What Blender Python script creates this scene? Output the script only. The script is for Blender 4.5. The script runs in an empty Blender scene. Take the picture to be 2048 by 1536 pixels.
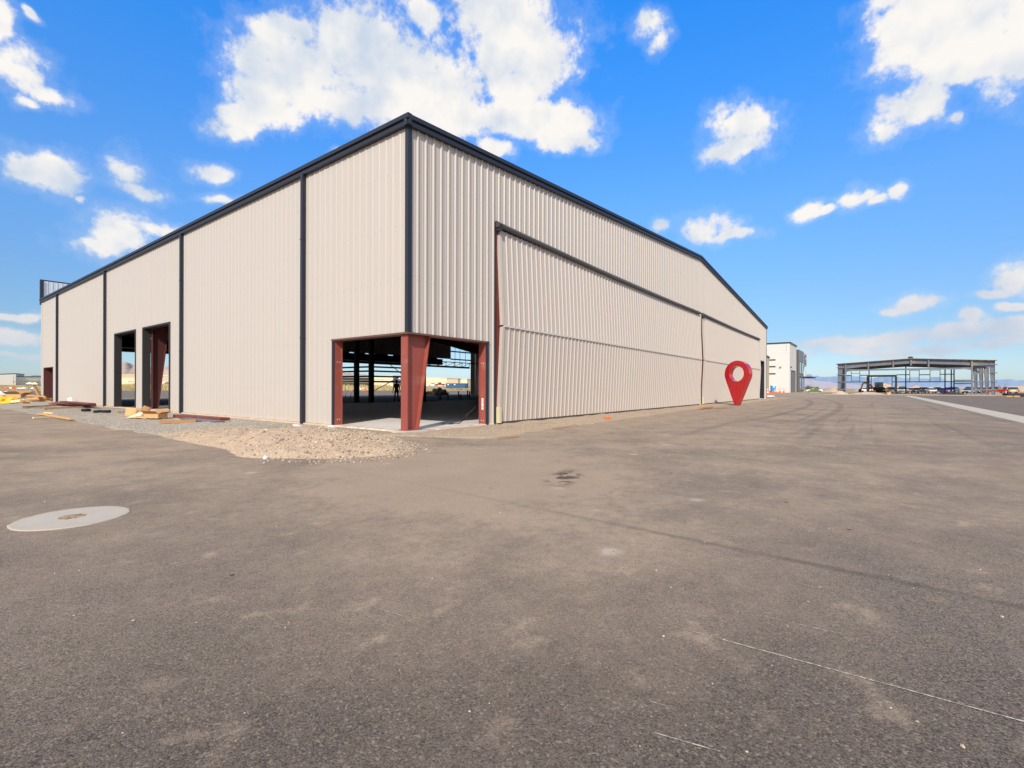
import bpy, bmesh, math, random
from mathutils import Vector, Matrix, noise
random.seed(7)
R_ = math.radians
scene = bpy.context.scene
COL = scene.collection

# ------------------------------------------------------------------ survey of the site (metres; hangar corner = origin)
CAM = Vector((-8.857, -10.20, 1.25))
AZ = R_(36.79)
FOC = 963.0
FW = Vector((math.cos(AZ), math.sin(AZ), 0)); RT = Vector((math.sin(AZ), -math.cos(AZ), 0)); UP = Vector((0, 0, 1))
ROLL = 0.0025
RT2 = RT + UP * ROLL; UP2 = UP - RT * ROLL
def ray(u, v): return FW + RT2 * ((u - 1024) / FOC) + UP2 * ((775.2 - v) / FOC)
def at(u, v, d): return CAM + ray(u, v) * d
def gp(u, v, z=0.0):
    r = ray(u, v); return CAM + r * ((z - CAM.z) / r.z)
def on_x(u, v, x):
    r = ray(u, v); return CAM + r * ((x - CAM.x) / r.x)
def on_y(u, v, y):
    r = ray(u, v); return CAM + r * ((y - CAM.y) / r.y)
def lw(u, v=800): return on_x(u, v, 0).y      # distance along the eave wall
def gw(u, v=800): return on_y(u, v, 0).x      # distance along the gable wall
SL = 0.0835
RIDGE_X = 27.9; WID = 55.8; LEN = lw(84); EAVE = 8.69
def roof_z(x): return EAVE + SL * min(x, WID - x)

# ------------------------------------------------------------------ materials
def s2l(c):
    c = c / 255.0
    return c / 12.92 if c <= 0.04045 else ((c + 0.055) / 1.055) ** 2.4
def rgb(r, g, b, k=1.0): return (s2l(r) * k, s2l(g) * k, s2l(b) * k, 1)
MATS = {}
def newmat(name):
    m = bpy.data.materials.new(name); m.use_nodes = True
    nt = m.node_tree; b = nt.nodes['Principled BSDF']
    MATS[name] = m
    return m, nt, b
def nd(nt, t, **kw):
    n = nt.nodes.new(t)
    for k, v in kw.items():
        if k == 'ins':
            for kk, vv in v.items():
                if isinstance(vv, bpy.types.NodeSocket): nt.links.new(vv, n.inputs[kk])
                else: n.inputs[kk].default_value = vv
        else: setattr(n, k, v)
    return n
def math_(nt, op, a, b=0.0, c=0.0, clamp=False):
    n = nt.nodes.new('ShaderNodeMath'); n.operation = op; n.use_clamp = clamp
    for i, x in enumerate((a, b, c)):
        if isinstance(x, bpy.types.NodeSocket): nt.links.new(x, n.inputs[i])
        else: n.inputs[i].default_value = x
    return n.outputs[0]
def vmath(nt, op, a, b=None, c=None, out=0):
    n = nt.nodes.new('ShaderNodeVectorMath'); n.operation = op
    for i, x in enumerate((a, b, c)):
        if x is None: continue
        if isinstance(x, bpy.types.NodeSocket): nt.links.new(x, n.inputs[i])
        else: n.inputs[i].default_value = x
    return n.outputs[out]
def mixc(nt, f, a, b, mode='MIX'):
    n = nt.nodes.new('ShaderNodeMix'); n.data_type = 'RGBA'; n.blend_type = mode
    for s, x in ((n.inputs[0], f), (n.inputs[6], a), (n.inputs[7], b)):
        if isinstance(x, bpy.types.NodeSocket): nt.links.new(x, s)
        else: s.default_value = x
    return n.outputs[2]
def smooth(nt, x, a, b, lo=0.0, hi=1.0):
    n = nt.nodes.new('ShaderNodeMapRange'); n.interpolation_type = 'SMOOTHSTEP'
    nt.links.new(x, n.inputs[0]) if isinstance(x, bpy.types.NodeSocket) else None
    n.inputs[1].default_value = a; n.inputs[2].default_value = b; n.inputs[3].default_value = lo; n.inputs[4].default_value = hi
    return n.outputs[0]
def noise_(nt, vec, scale, detail=3, rough=0.5, out='Fac'):
    n = nt.nodes.new('ShaderNodeTexNoise'); n.inputs['Scale'].default_value = scale
    n.inputs['Detail'].default_value = detail; n.inputs['Roughness'].default_value = rough
    if vec is not None: nt.links.new(vec, n.inputs['Vector'])
    return n.outputs[out]
def bump(nt, b, h, strength, dist):
    n = nt.nodes.new('ShaderNodeBump'); n.inputs['Strength'].default_value = strength; n.inputs['Distance'].default_value = dist
    nt.links.new(h, n.inputs['Height']); nt.links.new(n.outputs[0], b.inputs['Normal'])
def simple(name, col, rough=0.6, metal=0.0, var=0.12, scale=3.0, spec=0.4, dirt=None, bmp=0.0, bscale=40, coat=0.0):
    m, nt, b = newmat(name)
    pos = nd(nt, 'ShaderNodeNewGeometry').outputs['Position']
    f = noise_(nt, pos, scale, 4, 0.6)
    lo = tuple(c * (1 - var) for c in col[:3]) + (1,); hi = tuple(min(1, c * (1 + var)) for c in col[:3]) + (1,)
    c = mixc(nt, f, lo, hi)
    if dirt:
        g = smooth(nt, noise_(nt, pos, scale * 0.7, 5, 0.65), 0.5, 0.75)
        c = mixc(nt, math_(nt, 'MULTIPLY', g, dirt[1]), c, dirt[0])
    nt.links.new(c, b.inputs['Base Color'])
    b.inputs['Roughness'].default_value = rough; b.inputs['Metallic'].default_value = metal
    b.inputs['Specular IOR Level'].default_value = spec; b.inputs['Coat Weight'].default_value = coat
    if bmp: bump(nt, b, noise_(nt, pos, bscale, 4, 0.6), bmp, 0.01)
    return m

DUST = (0.50, 0.365, 0.255, 1)
M_dark = simple('navy_trim', rgb(38, 42, 54), 0.42, var=0.08, spec=0.4)
M_jamb = simple('dark_grey_jamb', rgb(56, 54, 54), 0.6, var=0.12, spec=0.25)
M_red = simple('red_oxide_primer', rgb(150, 76, 66), 0.55, var=0.10, scale=2.5, dirt=((0.45, 0.30, 0.22, 1), 0.35))
M_maroon = simple('maroon_primer', rgb(84, 44, 42), 0.65, var=0.12)
M_redd = simple('red_oxide_steel', rgb(120, 62, 58), 0.6, var=0.12, dirt=((0.4, 0.3, 0.22, 1), 0.3))
M_lint = simple('brown_lintel', rgb(104, 74, 66), 0.6, var=0.12)
M_black = simple('black_rubber', rgb(38, 38, 40), 0.55, var=0.15)
M_seal = simple('dark_rubber_hood', rgb(74, 71, 70), 0.5, var=0.15, scale=1.2)
M_galv = simple('grey_steel', rgb(105, 110, 120), 0.5, metal=0.2, var=0.12)
M_frame = simple('grey_primer_steel', rgb(104, 110, 122), 0.6, var=0.14, scale=0.6, dirt=((0.45, 0.36, 0.27, 1), 0.4))
M_dsteel = simple('dark_steel', rgb(52, 46, 46), 0.7, var=0.2)
M_conc = simple('concrete', rgb(190, 182, 172), 0.85, var=0.12, scale=1.3, dirt=((0.55, 0.42, 0.30, 1), 0.5), bmp=0.25, bscale=60)
M_conc2 = simple('concrete_footing', rgb(205, 180, 150), 0.9, var=0.15, scale=2.0, bmp=0.4, bscale=30)
M_wood = simple('pine_lumber', rgb(206, 160, 104), 0.7, var=0.18, scale=6)
M_wood2 = simple('weathered_lumber', rgb(172, 132, 92), 0.75, var=0.2, scale=6)
M_wood3 = simple('pale_lumber', rgb(236, 206, 158), 0.7, var=0.12, scale=6)
M_card = simple('cardboard', rgb(204, 164, 116), 0.8, var=0.12, scale=4)
M_card2 = simple('cardboard_inside', rgb(168, 126, 84), 0.8, var=0.12, scale=4)
M_white = simple('white_paint', rgb(226, 226, 224), 0.5, var=0.05)
M_yellow = simple('yellow_sheet', rgb(236, 190, 60), 0.5, var=0.1)
M_orange = simple('orange_plastic', rgb(240, 112, 40), 0.5, var=0.08)
M_blue = simple('blue_plastic', rgb(52, 142, 208), 0.45, var=0.08)
M_glass = simple('dark_glass', rgb(40, 48, 56), 0.08, var=0.05, spec=0.8)
M_tyre = simple('tyre_rubber', rgb(32, 32, 33), 0.8, var=0.1)
M_rim = simple('alloy_rim', rgb(170, 172, 175), 0.35, metal=0.7, var=0.05)
M_lampw = simple('clear_lamp', rgb(225, 228, 232), 0.2, var=0.03, spec=0.8)
M_lampr = simple('red_lamp', rgb(190, 24, 24), 0.25, var=0.05, spec=0.7)

def wall_mat(name, col, streak=0.05):
    m, nt, b = newmat(name)
    pos = nd(nt, 'ShaderNodeNewGeometry').outputs['Position']
    st = vmath(nt, 'MULTIPLY', pos, (1.1, 1.1, 0.07))
    f = noise_(nt, st, 1.4, 4, 0.6)
    c = mixc(nt, f, tuple(x * (1 - streak) for x in col[:3]) + (1,), tuple(x * (1 + streak) for x in col[:3]) + (1,))
    sep = nd(nt, 'ShaderNodeSeparateXYZ', ins={0: pos})
    low = smooth(nt, sep.outputs[2], 1.1, -0.1)
    g = math_(nt, 'MULTIPLY', math_(nt, 'MULTIPLY', low, smooth(nt, noise_(nt, pos, 1.7, 5, 0.65), 0.3, 0.7)), 0.35)
    c = mixc(nt, g, c, (0.52, 0.41, 0.30, 1))
    ss = math_(nt, 'ADD', math_(nt, 'SUBTRACT', sep.outputs[0], sep.outputs[1]), 500.0)
    rowz = smooth(nt, math_(nt, 'PINGPONG', math_(nt, 'ADD', sep.outputs[2], 0.32), 0.76), 0.026, 0.012)
    dot = math_(nt, 'MULTIPLY', rowz, smooth(nt, math_(nt, 'PINGPONG', math_(nt, 'ADD', ss, 0.11), 0.1524), 0.026, 0.012))
    lap = smooth(nt, math_(nt, 'PINGPONG', math_(nt, 'ADD', ss, 0.0), 0.4572), 0.012, 0.004)
    c = mixc(nt, math_(nt, 'MULTIPLY', math_(nt, 'MAXIMUM', dot, math_(nt, 'MULTIPLY', lap, 0.5)), 0.4), c, (0.22, 0.19, 0.17, 1))
    nt.links.new(c, b.inputs['Base Color'])
    b.inputs['Roughness'].default_value = 0.42; b.inputs['Specular IOR Level'].default_value = 0.35
    bump(nt, b, noise_(nt, vmath(nt, 'MULTIPLY', pos, (1, 1, 0.5)), 1.6, 2, 0.5), 0.10, 0.03)
    return m
M_wall = wall_mat('ribbed_metal_siding', (0.505, 0.455, 0.415), 0.02)
M_door = wall_mat('hangar_door_siding', (0.50, 0.442, 0.40), 0.025)
M_wallin = simple('pale_metal_siding', (0.6, 0.55, 0.48, 1), 0.5, var=0.05)
M_roofm = simple('roof_metal', rgb(150, 150, 150), 0.5, var=0.1)

# ------------------------------------------------------------------ mesh helpers
class MB:
    def __init__(s): s.v = []; s.f = []; s.mi = []; s.m = 0
    def quad(s, a, b, c, d):
        n = len(s.v); s.v += [Vector(a), Vector(b), Vector(c), Vector(d)]; s.f.append((n, n+1, n+2, n+3)); s.mi.append(s.m)
    def poly(s, pts):
        n = len(s.v); s.v += [Vector(p) for p in pts]; s.f.append(tuple(range(n, n+len(pts)))); s.mi.append(s.m)
    def box(s, x0, x1, y0, y1, z0, z1, M=None):
        P = [Vector((x, y, z)) for x in (x0, x1) for y in (y0, y1) for z in (z0, z1)]
        if M is not None: P = [M @ p for p in P]
        n = len(s.v); s.v += P
        for q in ((0,1,3,2), (4,6,7,5), (0,4,5,1), (2,3,7,6), (0,2,6,4), (1,5,7,3)):
            s.f.append(tuple(n+i for i in q)); s.mi.append(s.m)
    def loft(s, rings, closed=True, cap=True):
        n0 = len(s.v); k = len(rings[0])
        for r in rings: s.v += [Vector(p) for p in r]
        for i in range(len(rings) - 1):
            for j in range(k if closed else k - 1):
                a = n0 + i*k + j; b = n0 + i*k + (j+1) % k
                s.f.append((a, b, b + k, a + k)); s.mi.append(s.m)
        if cap:
            s.f.append(tuple(n0 + j for j in reversed(range(k)))); s.mi.append(s.m)
            s.f.append(tuple(n0 + (len(rings)-1)*k + j for j in range(k))); s.mi.append(s.m)
    def tube(s, pts, r, n=8, cap=True):
        pts = [Vector(p) for p in pts]; rings = []
        for i, p in enumerate(pts):
            d = (pts[min(i+1, len(pts)-1)] - pts[max(i-1, 0)]).normalized()
            a = d.orthogonal().normalized() if abs(d.z) > 0.9 else d.cross(UP).normalized()
            b = d.cross(a)
            rr = r[i] if isinstance(r, (list, tuple)) else r
            rings.append([p + (a*math.cos(t) + b*math.sin(t)) * rr for t in (2*math.pi*j/n for j in range(n))])
        s.loft(rings, True, cap)
    def beam(s, p0, p1, w, h, up=UP):
        p0 = Vector(p0); p1 = Vector(p1); d = (p1-p0).normalized(); a = d.cross(up)
        a = d.orthogonal().normalized() if a.length < 1e-4 else a.normalized()
        b = a.cross(d)
        ring = lambda p: [p + a*w/2*i + b*h/2*j for i, j in ((-1,-1),(1,-1),(1,1),(-1,1))]
        s.loft([ring(p0), ring(p1)])
    def disc(s, c, r, n=32, ax=UP, h=0.0, r2=None):
        c = Vector(c); a = Vector(ax).orthogonal().normalized(); b = Vector(ax).normalized().cross(a)
        rg = lambda rr, off: [c + Vector(ax).normalized()*off + (a*math.cos(t)+b*math.sin(t))*rr for t in (2*math.pi*j/n for j in range(n))]
        if h: s.loft([rg(r, 0), rg(r2 if r2 is not None else r, h)])
        else: s.poly(rg(r, 0))
    def build(s, name, mat, parent=None, smooth_=False, bevel=0.0):
        me = bpy.data.meshes.new(name); me.from_pydata([tuple(v) for v in s.v], [], s.f); me.validate()
        for mm in (mat if isinstance(mat, (list, tuple)) else [mat]): me.materials.append(mm)
        for p, i in zip(me.polygons, s.mi): p.material_index = i
        bm = bmesh.new(); bm.from_mesh(me); bmesh.ops.recalc_face_normals(bm, faces=bm.faces); bm.to_mesh(me); bm.free()
        if smooth_:
            for p in me.polygons: p.use_smooth = True
        o = bpy.data.objects.new(name, me); COL.objects.link(o)
        if parent is not None:
            o.parent = parent
        if bevel:
            b = o.modifiers.new('bevel', 'BEVEL'); b.width = bevel; b.segments = 2; b.limit_method = 'ANGLE'
        return o
def tag(o, label=None, cat=None, group=None, kind=None):
    if label: o['label'] = label
    if cat: o['category'] = cat
    if group: o['group'] = group
    if kind: o['kind'] = kind
    return o
def empty(name, label, cat, loc=(0, 0, 0), rz=0.0, group=None):
    o = bpy.data.objects.new(name, None); COL.objects.link(o); o.location = loc; o.rotation_euler = (0, 0, rz); o.empty_display_size = 0.3
    return tag(o, label, cat, group)
def copy_thing(root, loc, rz, label):
    r = root.copy(); COL.objects.link(r); r.location = loc; r.rotation_euler = (0, 0, rz); r['label'] = label
    for ch in list(root.children):
        c = ch.copy(); COL.objects.link(c); c.parent = r
        for g in list(ch.children):
            d = g.copy(); COL.objects.link(d); d.parent = c
    return r
def bx(name, x0, x1, y0, y1, z0, z1, mat, parent=None, bevel=0.0):
    b = MB(); b.box(x0, x1, y0, y1, z0, z1); return b.build(name, mat, parent, bevel=bevel)

# ------------------------------------------------------------------ camera, sun, sky
cd = bpy.data.cameras.new('camera'); cam = bpy.data.objects.new('camera', cd); COL.objects.link(cam)
cd.sensor_width = 36; cd.lens = 36 * FOC / 2048; cd.shift_y = 7.2 / 2048; cd.clip_start = 0.05; cd.clip_end = 40000
rx = (RT + UP * ROLL).normalized(); bz = -FW; by = bz.cross(rx)
cam.matrix_world = Matrix(((rx.x, by.x, bz.x, CAM.x), (rx.y, by.y, bz.y, CAM.y), (rx.z, by.z, bz.z, CAM.z), (0, 0, 0, 1)))
scene.camera = cam
EL = R_(35); SD = Vector((0.90 * math.cos(EL), 0.436 * math.cos(EL), -math.sin(EL))).normalized()
sl = bpy.data.lights.new('sun', 'SUN'); so = bpy.data.objects.new('sun', sl); COL.objects.link(so)
sl.energy = 4.3; sl.angle = R_(0.53); sl.color = (1.0, 0.91, 0.78)
so.rotation_euler = SD.to_track_quat('-Z', 'Y').to_euler(); so.location = (-30, -20, 40)

w = bpy.data.worlds.new("World"); scene.world = w; w.use_nodes = True
nt = w.node_tree; bg = nt.nodes['Background']; bg.inputs[1].default_value = 0.1
sky = nt.nodes.new('ShaderNodeTexSky'); sky.sky_type = 'NISHITA'; sky.sun_disc = False
sky.sun_elevation = EL; sky.sun_rotation = math.atan2(-0.90, -0.436); sky.air_density = 1.0; sky.dust_density = 0.6; sky.ozone_density = 1.5
dirv = nd(nt, 'ShaderNodeTexCoord').outputs['Generated']
sep = nd(nt, 'ShaderNodeSeparateXYZ', ins={0: dirv})
el = math_(nt, 'ARCSINE', sep.outputs[2]); az = math_(nt, 'ARCTAN2', sep.outputs[1], sep.outputs[0])
ramp = nt.nodes.new('ShaderNodeValToRGB'); nt.links.new(math_(nt, 'DIVIDE', el, math.pi / 2), ramp.inputs[0])
stops = [(0.0, (0.95, 1.18, 1.65)), (5, (0.74, 0.95, 1.22)), (10, (0.80, 1.12, 1.47)), (19, (0.85, 1.5, 2.15)), (30, (0.55, 1.75, 2.95)), (42, (0.25, 1.95, 3.7)), (58, (0.9, 1.7, 2.4)), (90, (1.6, 1.7, 1.8))]
cr = ramp.color_ramp
while len(cr.elements) < len(stops): cr.elements.new(0.5)
for e_, (d_, c_) in zip(cr.elements, stops):
    e_.position = d_ / 90; e_.color = (c_[0] / 4, c_[1] / 4, c_[2] / 4, 1)
gain = vmath(nt, 'SCALE', ramp.outputs[0]); gain.node.inputs['Scale'].default_value = 4.0
skyc = mixc(nt, 1.0, sky.outputs[0], gain, 'MULTIPLY'); skyc.node.clamp_result = False
# clouds: puffs given by azimuth and elevation, broken up by noise
P = nd(nt, 'ShaderNodeCombineXYZ', ins={0: az, 1: el}).outputs[0]
wn = noise_(nt, dirv, 7.0, 3, 0.5, 'Color')
Pw = vmath(nt, 'ADD', P, vmath(nt, 'MULTIPLY', vmath(nt, 'SUBTRACT', wn, (0.5, 0.5, 0.5)), (0.10, 0.08, 0)))
LUMPS = [(715,70,95,75),(620,130,100,62),(760,145,150,88),(880,180,95,70),(530,150,48,40),(510,188,62,34),(475,235,52,34),(488,268,34,16),(520,215,60,30),(600,170,80,50),(680,200,125,42),(820,215,125,46),(560,65,52,20),(600,60,40,22),(845,35,32,34),
 (1000,30,92,62),(1050,90,92,72),(1085,135,55,50),(1030,178,50,42),(1010,228,90,36),(1110,238,70,30),(1135,275,44,20),(985,298,30,26),(930,235,70,40),
 (60,145,52,46),(85,185,55,22),(58,205,25,14),(75,345,72,38),(35,368,36,20),(258,350,42,36),(272,382,46,20),(435,345,32,18),(447,360,20,14),(225,470,62,42),(195,500,60,24),(300,465,50,18),(447,408,34,11),(147,398,14,9),(68,18,13,9),(12,35,28,42),
 (1290,55,26,34),(1308,95,24,28),(1495,235,50,36),(1480,282,56,32),(1515,218,24,24),
 (1830,55,110,70),(1960,65,130,85),(1885,130,95,46),(1760,18,60,30),(2050,60,80,90),(1820,228,66,34),(1772,275,46,28),(1865,212,32,24),(1900,240,24,18),
 (1618,412,30,17),(1662,416,24,9),(1712,400,34,19),(1745,391,22,11),(1768,405,18,12),(1812,392,20,14),(1405,452,44,24),(1445,464,48,12),(1318,450,22,14),
 (1835,604,60,18),(1790,616,34,9),(2030,555,50,34),(1985,588,44,15),(1940,640,34,17),(1690,690,110,16),(1800,676,95,20),(1900,668,95,20),(2010,662,95,20),(1780,708,210,14),(1980,694,110,14),(2020,620,40,12),
 (40,632,70,11),(20,675,100,20),(30,708,80,9),(980,310,20,12),(660,295,14,9),(130,770,40,3)]
acc = None
def ang(u, v):
    r = ray(u, v).normalized(); return math.atan2(r.y, r.x), math.asin(r.z)
for (u, v, ru, rv) in LUMPS:
    small = ru < 62 and v < 520 and not (440 < u < 1180 and v < 300)
    kf = 1.38 if small else 1.14 if v < 560 else 1.0
    ru *= kf; rv *= kf
    a0, e0 = ang(u, v); a1, _ = ang(u + ru, v); _, e1 = ang(u, v - rv)
    ia, ie = 1 / abs(a1 - a0), 1 / abs(e1 - e0)
    ln = vmath(nt, 'LENGTH', vmath(nt, 'MULTIPLY_ADD', Pw, (ia, ie, 0), (-a0 * ia, -e0 * ie, 0)), out=1)
    if small: ln = math_(nt, 'ADD', ln, 0.30)
    acc = ln if acc is None else math_(nt, 'SMOOTH_MIN', acc, ln, 0.22)
# clouds over the rest of the sky, away from the photographed part
fr = nd(nt, 'ShaderNodeVectorMath', operation='DOT_PRODUCT', ins={0: dirv, 1: tuple(FW)}).outputs[1]
oth = math_(nt, 'ADD', math_(nt, 'MULTIPLY', noise_(nt, dirv, 3.2, 3, 0.5), -5.5), 3.3)
oth = math_(nt, 'ADD', oth, smooth(nt, fr, 0.1, 0.5, 0.0, 3.0))
acc = math_(nt, 'MINIMUM', acc, oth)
n1 = noise_(nt, dirv, 12.0, 10, 0.60); n1b = noise_(nt, dirv, 48.0, 6, 0.66)
vb = nd(nt, 'ShaderNodeTexVoronoi', ins={'Vector': vmath(nt, 'ADD', dirv, vmath(nt, 'MULTIPLY', vmath(nt, 'SUBTRACT', wn, (0.5, 0.5, 0.5)), (0.06, 0.06, 0.06))), 'Scale': 17.0, 'Detail': 3.0, 'Roughness': 0.55})
nc = noise_(nt, dirv, 5.0, 3, 0.5)
edge_n = math_(nt, 'ADD', math_(nt, 'ADD', math_(nt, 'MULTIPLY', math_(nt, 'SUBTRACT', n1, 0.5), 2.7), math_(nt, 'MULTIPLY', math_(nt, 'SUBTRACT', n1b, 0.5), 1.5)), math_(nt, 'MULTIPLY', math_(nt, 'SUBTRACT', 0.42, vb.outputs['Distance']), 0.55))
body = math_(nt, 'MULTIPLY', math_(nt, 'SUBTRACT', 1.44, acc), 1.75)
dens = math_(nt, 'ADD', math_(nt, 'ADD', body, edge_n), math_(nt, 'MULTIPLY', math_(nt, 'SUBTRACT', nc, 0.5), 0.6))
mask = smooth(nt, dens, -0.22, 1.05)
thin = smooth(nt, math_(nt, 'ADD', dens, math_(nt, 'MULTIPLY', math_(nt, 'SUBTRACT', nc, 0.5), 2.0)), 0.0, 1.1, 0.55, 1.0)
mask = math_(nt, 'MULTIPLY', mask, thin)
wisp = math_(nt, 'MULTIPLY', smooth(nt, dens, -0.9, 0.3), 0.13)
mask = math_(nt, 'MAXIMUM', mask, wisp)
mask = math_(nt, 'MULTIPLY', mask, smooth(nt, el, 0.0, 0.16, 0.7, 1.0))
tosun = Vector((-0.012, -0.006, 0.016)) + UP * 0.012 - RT * 0.012
s1 = noise_(nt, dirv, 8.0, 4, 0.55); s2 = noise_(nt, vmath(nt, 'ADD', dirv, tuple(tosun)), 8.0, 4, 0.55)
rel = math_(nt, 'MULTIPLY', math_(nt, 'SUBTRACT', s1, s2), 3.4)
lit = math_(nt, 'ADD', math_(nt, 'ADD', 0.34, math_(nt, 'MULTIPLY', smooth(nt, nc, 0.36, 0.60), 0.48)), rel, clamp=True)
lowc = smooth(nt, el, 0.02, 0.25)
cl_dark = mixc(nt, lowc, (5.6, 6.2, 7.4, 1), (6.0, 6.9, 8.2, 1)); cl_lit = mixc(nt, lowc, (7.8, 7.5, 7.6, 1), (9.7, 9.4, 9.0, 1))
for x in (cl_dark, cl_lit): x.node.clamp_result = False
cloudc = mixc(nt, lit, cl_dark, cl_lit)
fin = mixc(nt, mask, skyc, cloudc)
nt.links.new(fin, bg.inputs[0])
w.cycles.sampling_method = 'MANUAL'; w.cycles.sample_map_resolution = 512
scene.view_settings.view_transform = 'Standard'; scene.view_settings.look = 'None'; scene.view_settings.exposure = 0
scene.cycles.use_denoising = True; scene.cycles.denoiser = 'OPENIMAGEDENOISE'; scene.cycles.denoising_input_passes = 'RGB_ALBEDO_NORMAL'; scene.cycles.denoising_prefilter = 'ACCURATE'
scene.cycles.max_bounces = 10; scene.cycles.diffuse_bounces = 8

# ------------------------------------------------------------------ ground
def sm(a, b, x):
    t = max(0.0, min(1.0, (x - a) / (b - a))); return t * t * (3 - 2 * t)
def ground_h(x, y):
    d = Vector((x, y, 0)) - Vector((CAM.x, CAM.y, 0))
    de = d.dot(FW); la = d.dot(RT)
    if de < 1: return -0.06
    k = 1 - sm(0.0, 0.45, la / de)
    return -0.06 + k * 2.0 * sm(178, 262, de)
def grid_mesh(name, xs, ys, hf, mat, smooth_=True):
    b = MB(); nx, ny = len(xs), len(ys)
    for y in ys:
        for x in xs: b.v.append(Vector((x, y, hf(x, y))))
    for j in range(ny - 1):
        for i in range(nx - 1):
            b.f.append((j*nx+i, j*nx+i+1, (j+1)*nx+i+1, (j+1)*nx+i)); b.mi.append(0)
    return b.build(name, mat, smooth_=smooth_)
m, nt, b = newmat('desert_soil')
pos = nd(nt, 'ShaderNodeNewGeometry').outputs['Position']
c = mixc(nt, noise_(nt, pos, 0.05, 6, 0.65), (0.30, 0.22, 0.13, 1), (0.46, 0.36, 0.21, 1))
c = mixc(nt, smooth(nt, noise_(nt, pos, 0.02, 5, 0.6), 0.5, 0.7), c, (0.16, 0.17, 0.07, 1))
c = mixc(nt, smooth(nt, vmath(nt, 'LENGTH', pos, out=1), 500, 4000, 0, 0.8), c, (0.36, 0.36, 0.40, 1))  # far soil blended to grey-blue, air haze painted into the colour
nt.links.new(c, b.inputs['Base Color']); b.inputs['Roughness'].default_value = 0.95; b.inputs['Specular IOR Level'].default_value = 0.1
b_ = MB(); radii = [0, 20, 60, 100, 140, 170] + [180 + 8*i for i in range(12)] + [300, 360, 450, 600, 900, 1500, 3000, 7000, 15000]; NA = 144
for r in radii:
    for k in range(NA):
        a = 2*math.pi*k/NA; x, y = CAM.x + r*math.cos(a), CAM.y + r*math.sin(a); b_.v.append(Vector((x, y, ground_h(x, y))))
for i in range(len(radii)-1):
    for k in range(NA):
        k2 = (k+1) % NA; b_.f.append((i*NA+k, i*NA+k2, (i+1)*NA+k2, (i+1)*NA+k)); b_.mi.append(0)
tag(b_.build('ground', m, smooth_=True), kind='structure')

# asphalt
m, nt, b = newmat('asphalt')
pos = nd(nt, 'ShaderNodeNewGeometry').outputs['Position']
sx = nd(nt, 'ShaderNodeSeparateXYZ', ins={0: pos}); X, Y = sx.outputs[0], sx.outputs[1]
vor = nd(nt, 'ShaderNodeTexVoronoi', ins={'Vector': pos, 'Scale': 190.0}); vor2 = nd(nt, 'ShaderNodeTexVoronoi', ins={'Vector': pos, 'Scale': 100.0})
cellv = nd(nt, 'ShaderNodeSeparateColor', ins={0: vor.outputs['Color']}); cellw = nd(nt, 'ShaderNodeSeparateColor', ins={0: vor2.outputs['Color']})
n_big = noise_(nt, pos, 0.35, 5, 0.6); n_mid = noise_(nt, pos, 1.3, 6, 0.68); n_fine = noise_(nt, pos, 9, 5, 0.7)
streak = noise_(nt, vmath(nt, 'MULTIPLY', pos, (0.10, 1.1, 1)), 1.0, 5, 0.6)
def blob(cx, cy, rx_, ry_, a=0.0):
    d = vmath(nt, 'SUBTRACT', pos, (cx, cy, 0))
    if a:
        ca, sa = math.cos(a), math.sin(a)
        s_ = nd(nt, 'ShaderNodeSeparateXYZ', ins={0: d})
        d = nd(nt, 'ShaderNodeCombineXYZ', ins={0: math_(nt, 'ADD', math_(nt, 'MULTIPLY', s_.outputs[0], ca), math_(nt, 'MULTIPLY', s_.outputs[1], sa)), 1: math_(nt, 'SUBTRACT', math_(nt, 'MULTIPLY', s_.outputs[1], ca), math_(nt, 'MULTIPLY', s_.outputs[0], sa))}).outputs[0]
    l = vmath(nt, 'LENGTH', vmath(nt, 'MULTIPLY', d, (1/rx_, 1/ry_, 0)), out=1)
    return smooth(nt, l, 1.0, 0.0)
g0 = gp(950, 930)
dustA = smooth(nt, math_(nt, 'ADD', Y, math_(nt, 'MULTIPLY', math_(nt, 'SUBTRACT', streak, 0.5), 5.0)), -9.5, -3.0)
dustA = math_(nt, 'MULTIPLY', dustA, smooth(nt, X, -3.5, 1.0))
dustB = blob(g0.x - 0.3, g0.y - 0.2, 5.4, 4.6, AZ)
dustC = blob(-6.0, 11, 4.5, 19)
dustVign = blob((CAM + FW * 5.2).x, (CAM + FW * 5.2).y, 5.0, 4.6, AZ)  # bright middle of the view painted into the dust, like a vignette
base = math_(nt, 'MAXIMUM', math_(nt, 'MAXIMUM', math_(nt, 'MULTIPLY', dustA, 1.0), math_(nt, 'MULTIPLY', dustB, 1.9)), math_(nt, 'MAXIMUM', math_(nt, 'MULTIPLY', dustC, 0.9), math_(nt, 'MULTIPLY', dustVign, 1.05)))
gen = math_(nt, 'MULTIPLY', smooth(nt, n_big, 0.25, 0.72, 0.38, 1.0), 0.62)
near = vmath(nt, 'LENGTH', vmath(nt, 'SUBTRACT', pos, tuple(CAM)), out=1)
gen = math_(nt, 'MULTIPLY', gen, math_(nt, 'MULTIPLY', smooth(nt, near, 1.4, 8.5, 0.22, 1.75), smooth(nt, Y, -16, -7, 0.62, 1.0)))  # gain by camera distance paints grazing-view brightness into the dust
spots = math_(nt, 'MULTIPLY', smooth(nt, noise_(nt, vmath(nt, 'MULTIPLY', pos, (1, 1.25, 1)), 2.4, 5, 0.62), 0.56, 0.76), 0.62)
dust = math_(nt, 'ADD', math_(nt, 'MAXIMUM', base, gen), spots)
dust = math_(nt, 'MULTIPLY', dust, smooth(nt, n_mid, 0.24, 0.66, 0.6, 1.12))
dust = math_(nt, 'MULTIPLY', dust, smooth(nt, n_fine, 0.25, 0.7, 0.7, 1.15))
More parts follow.
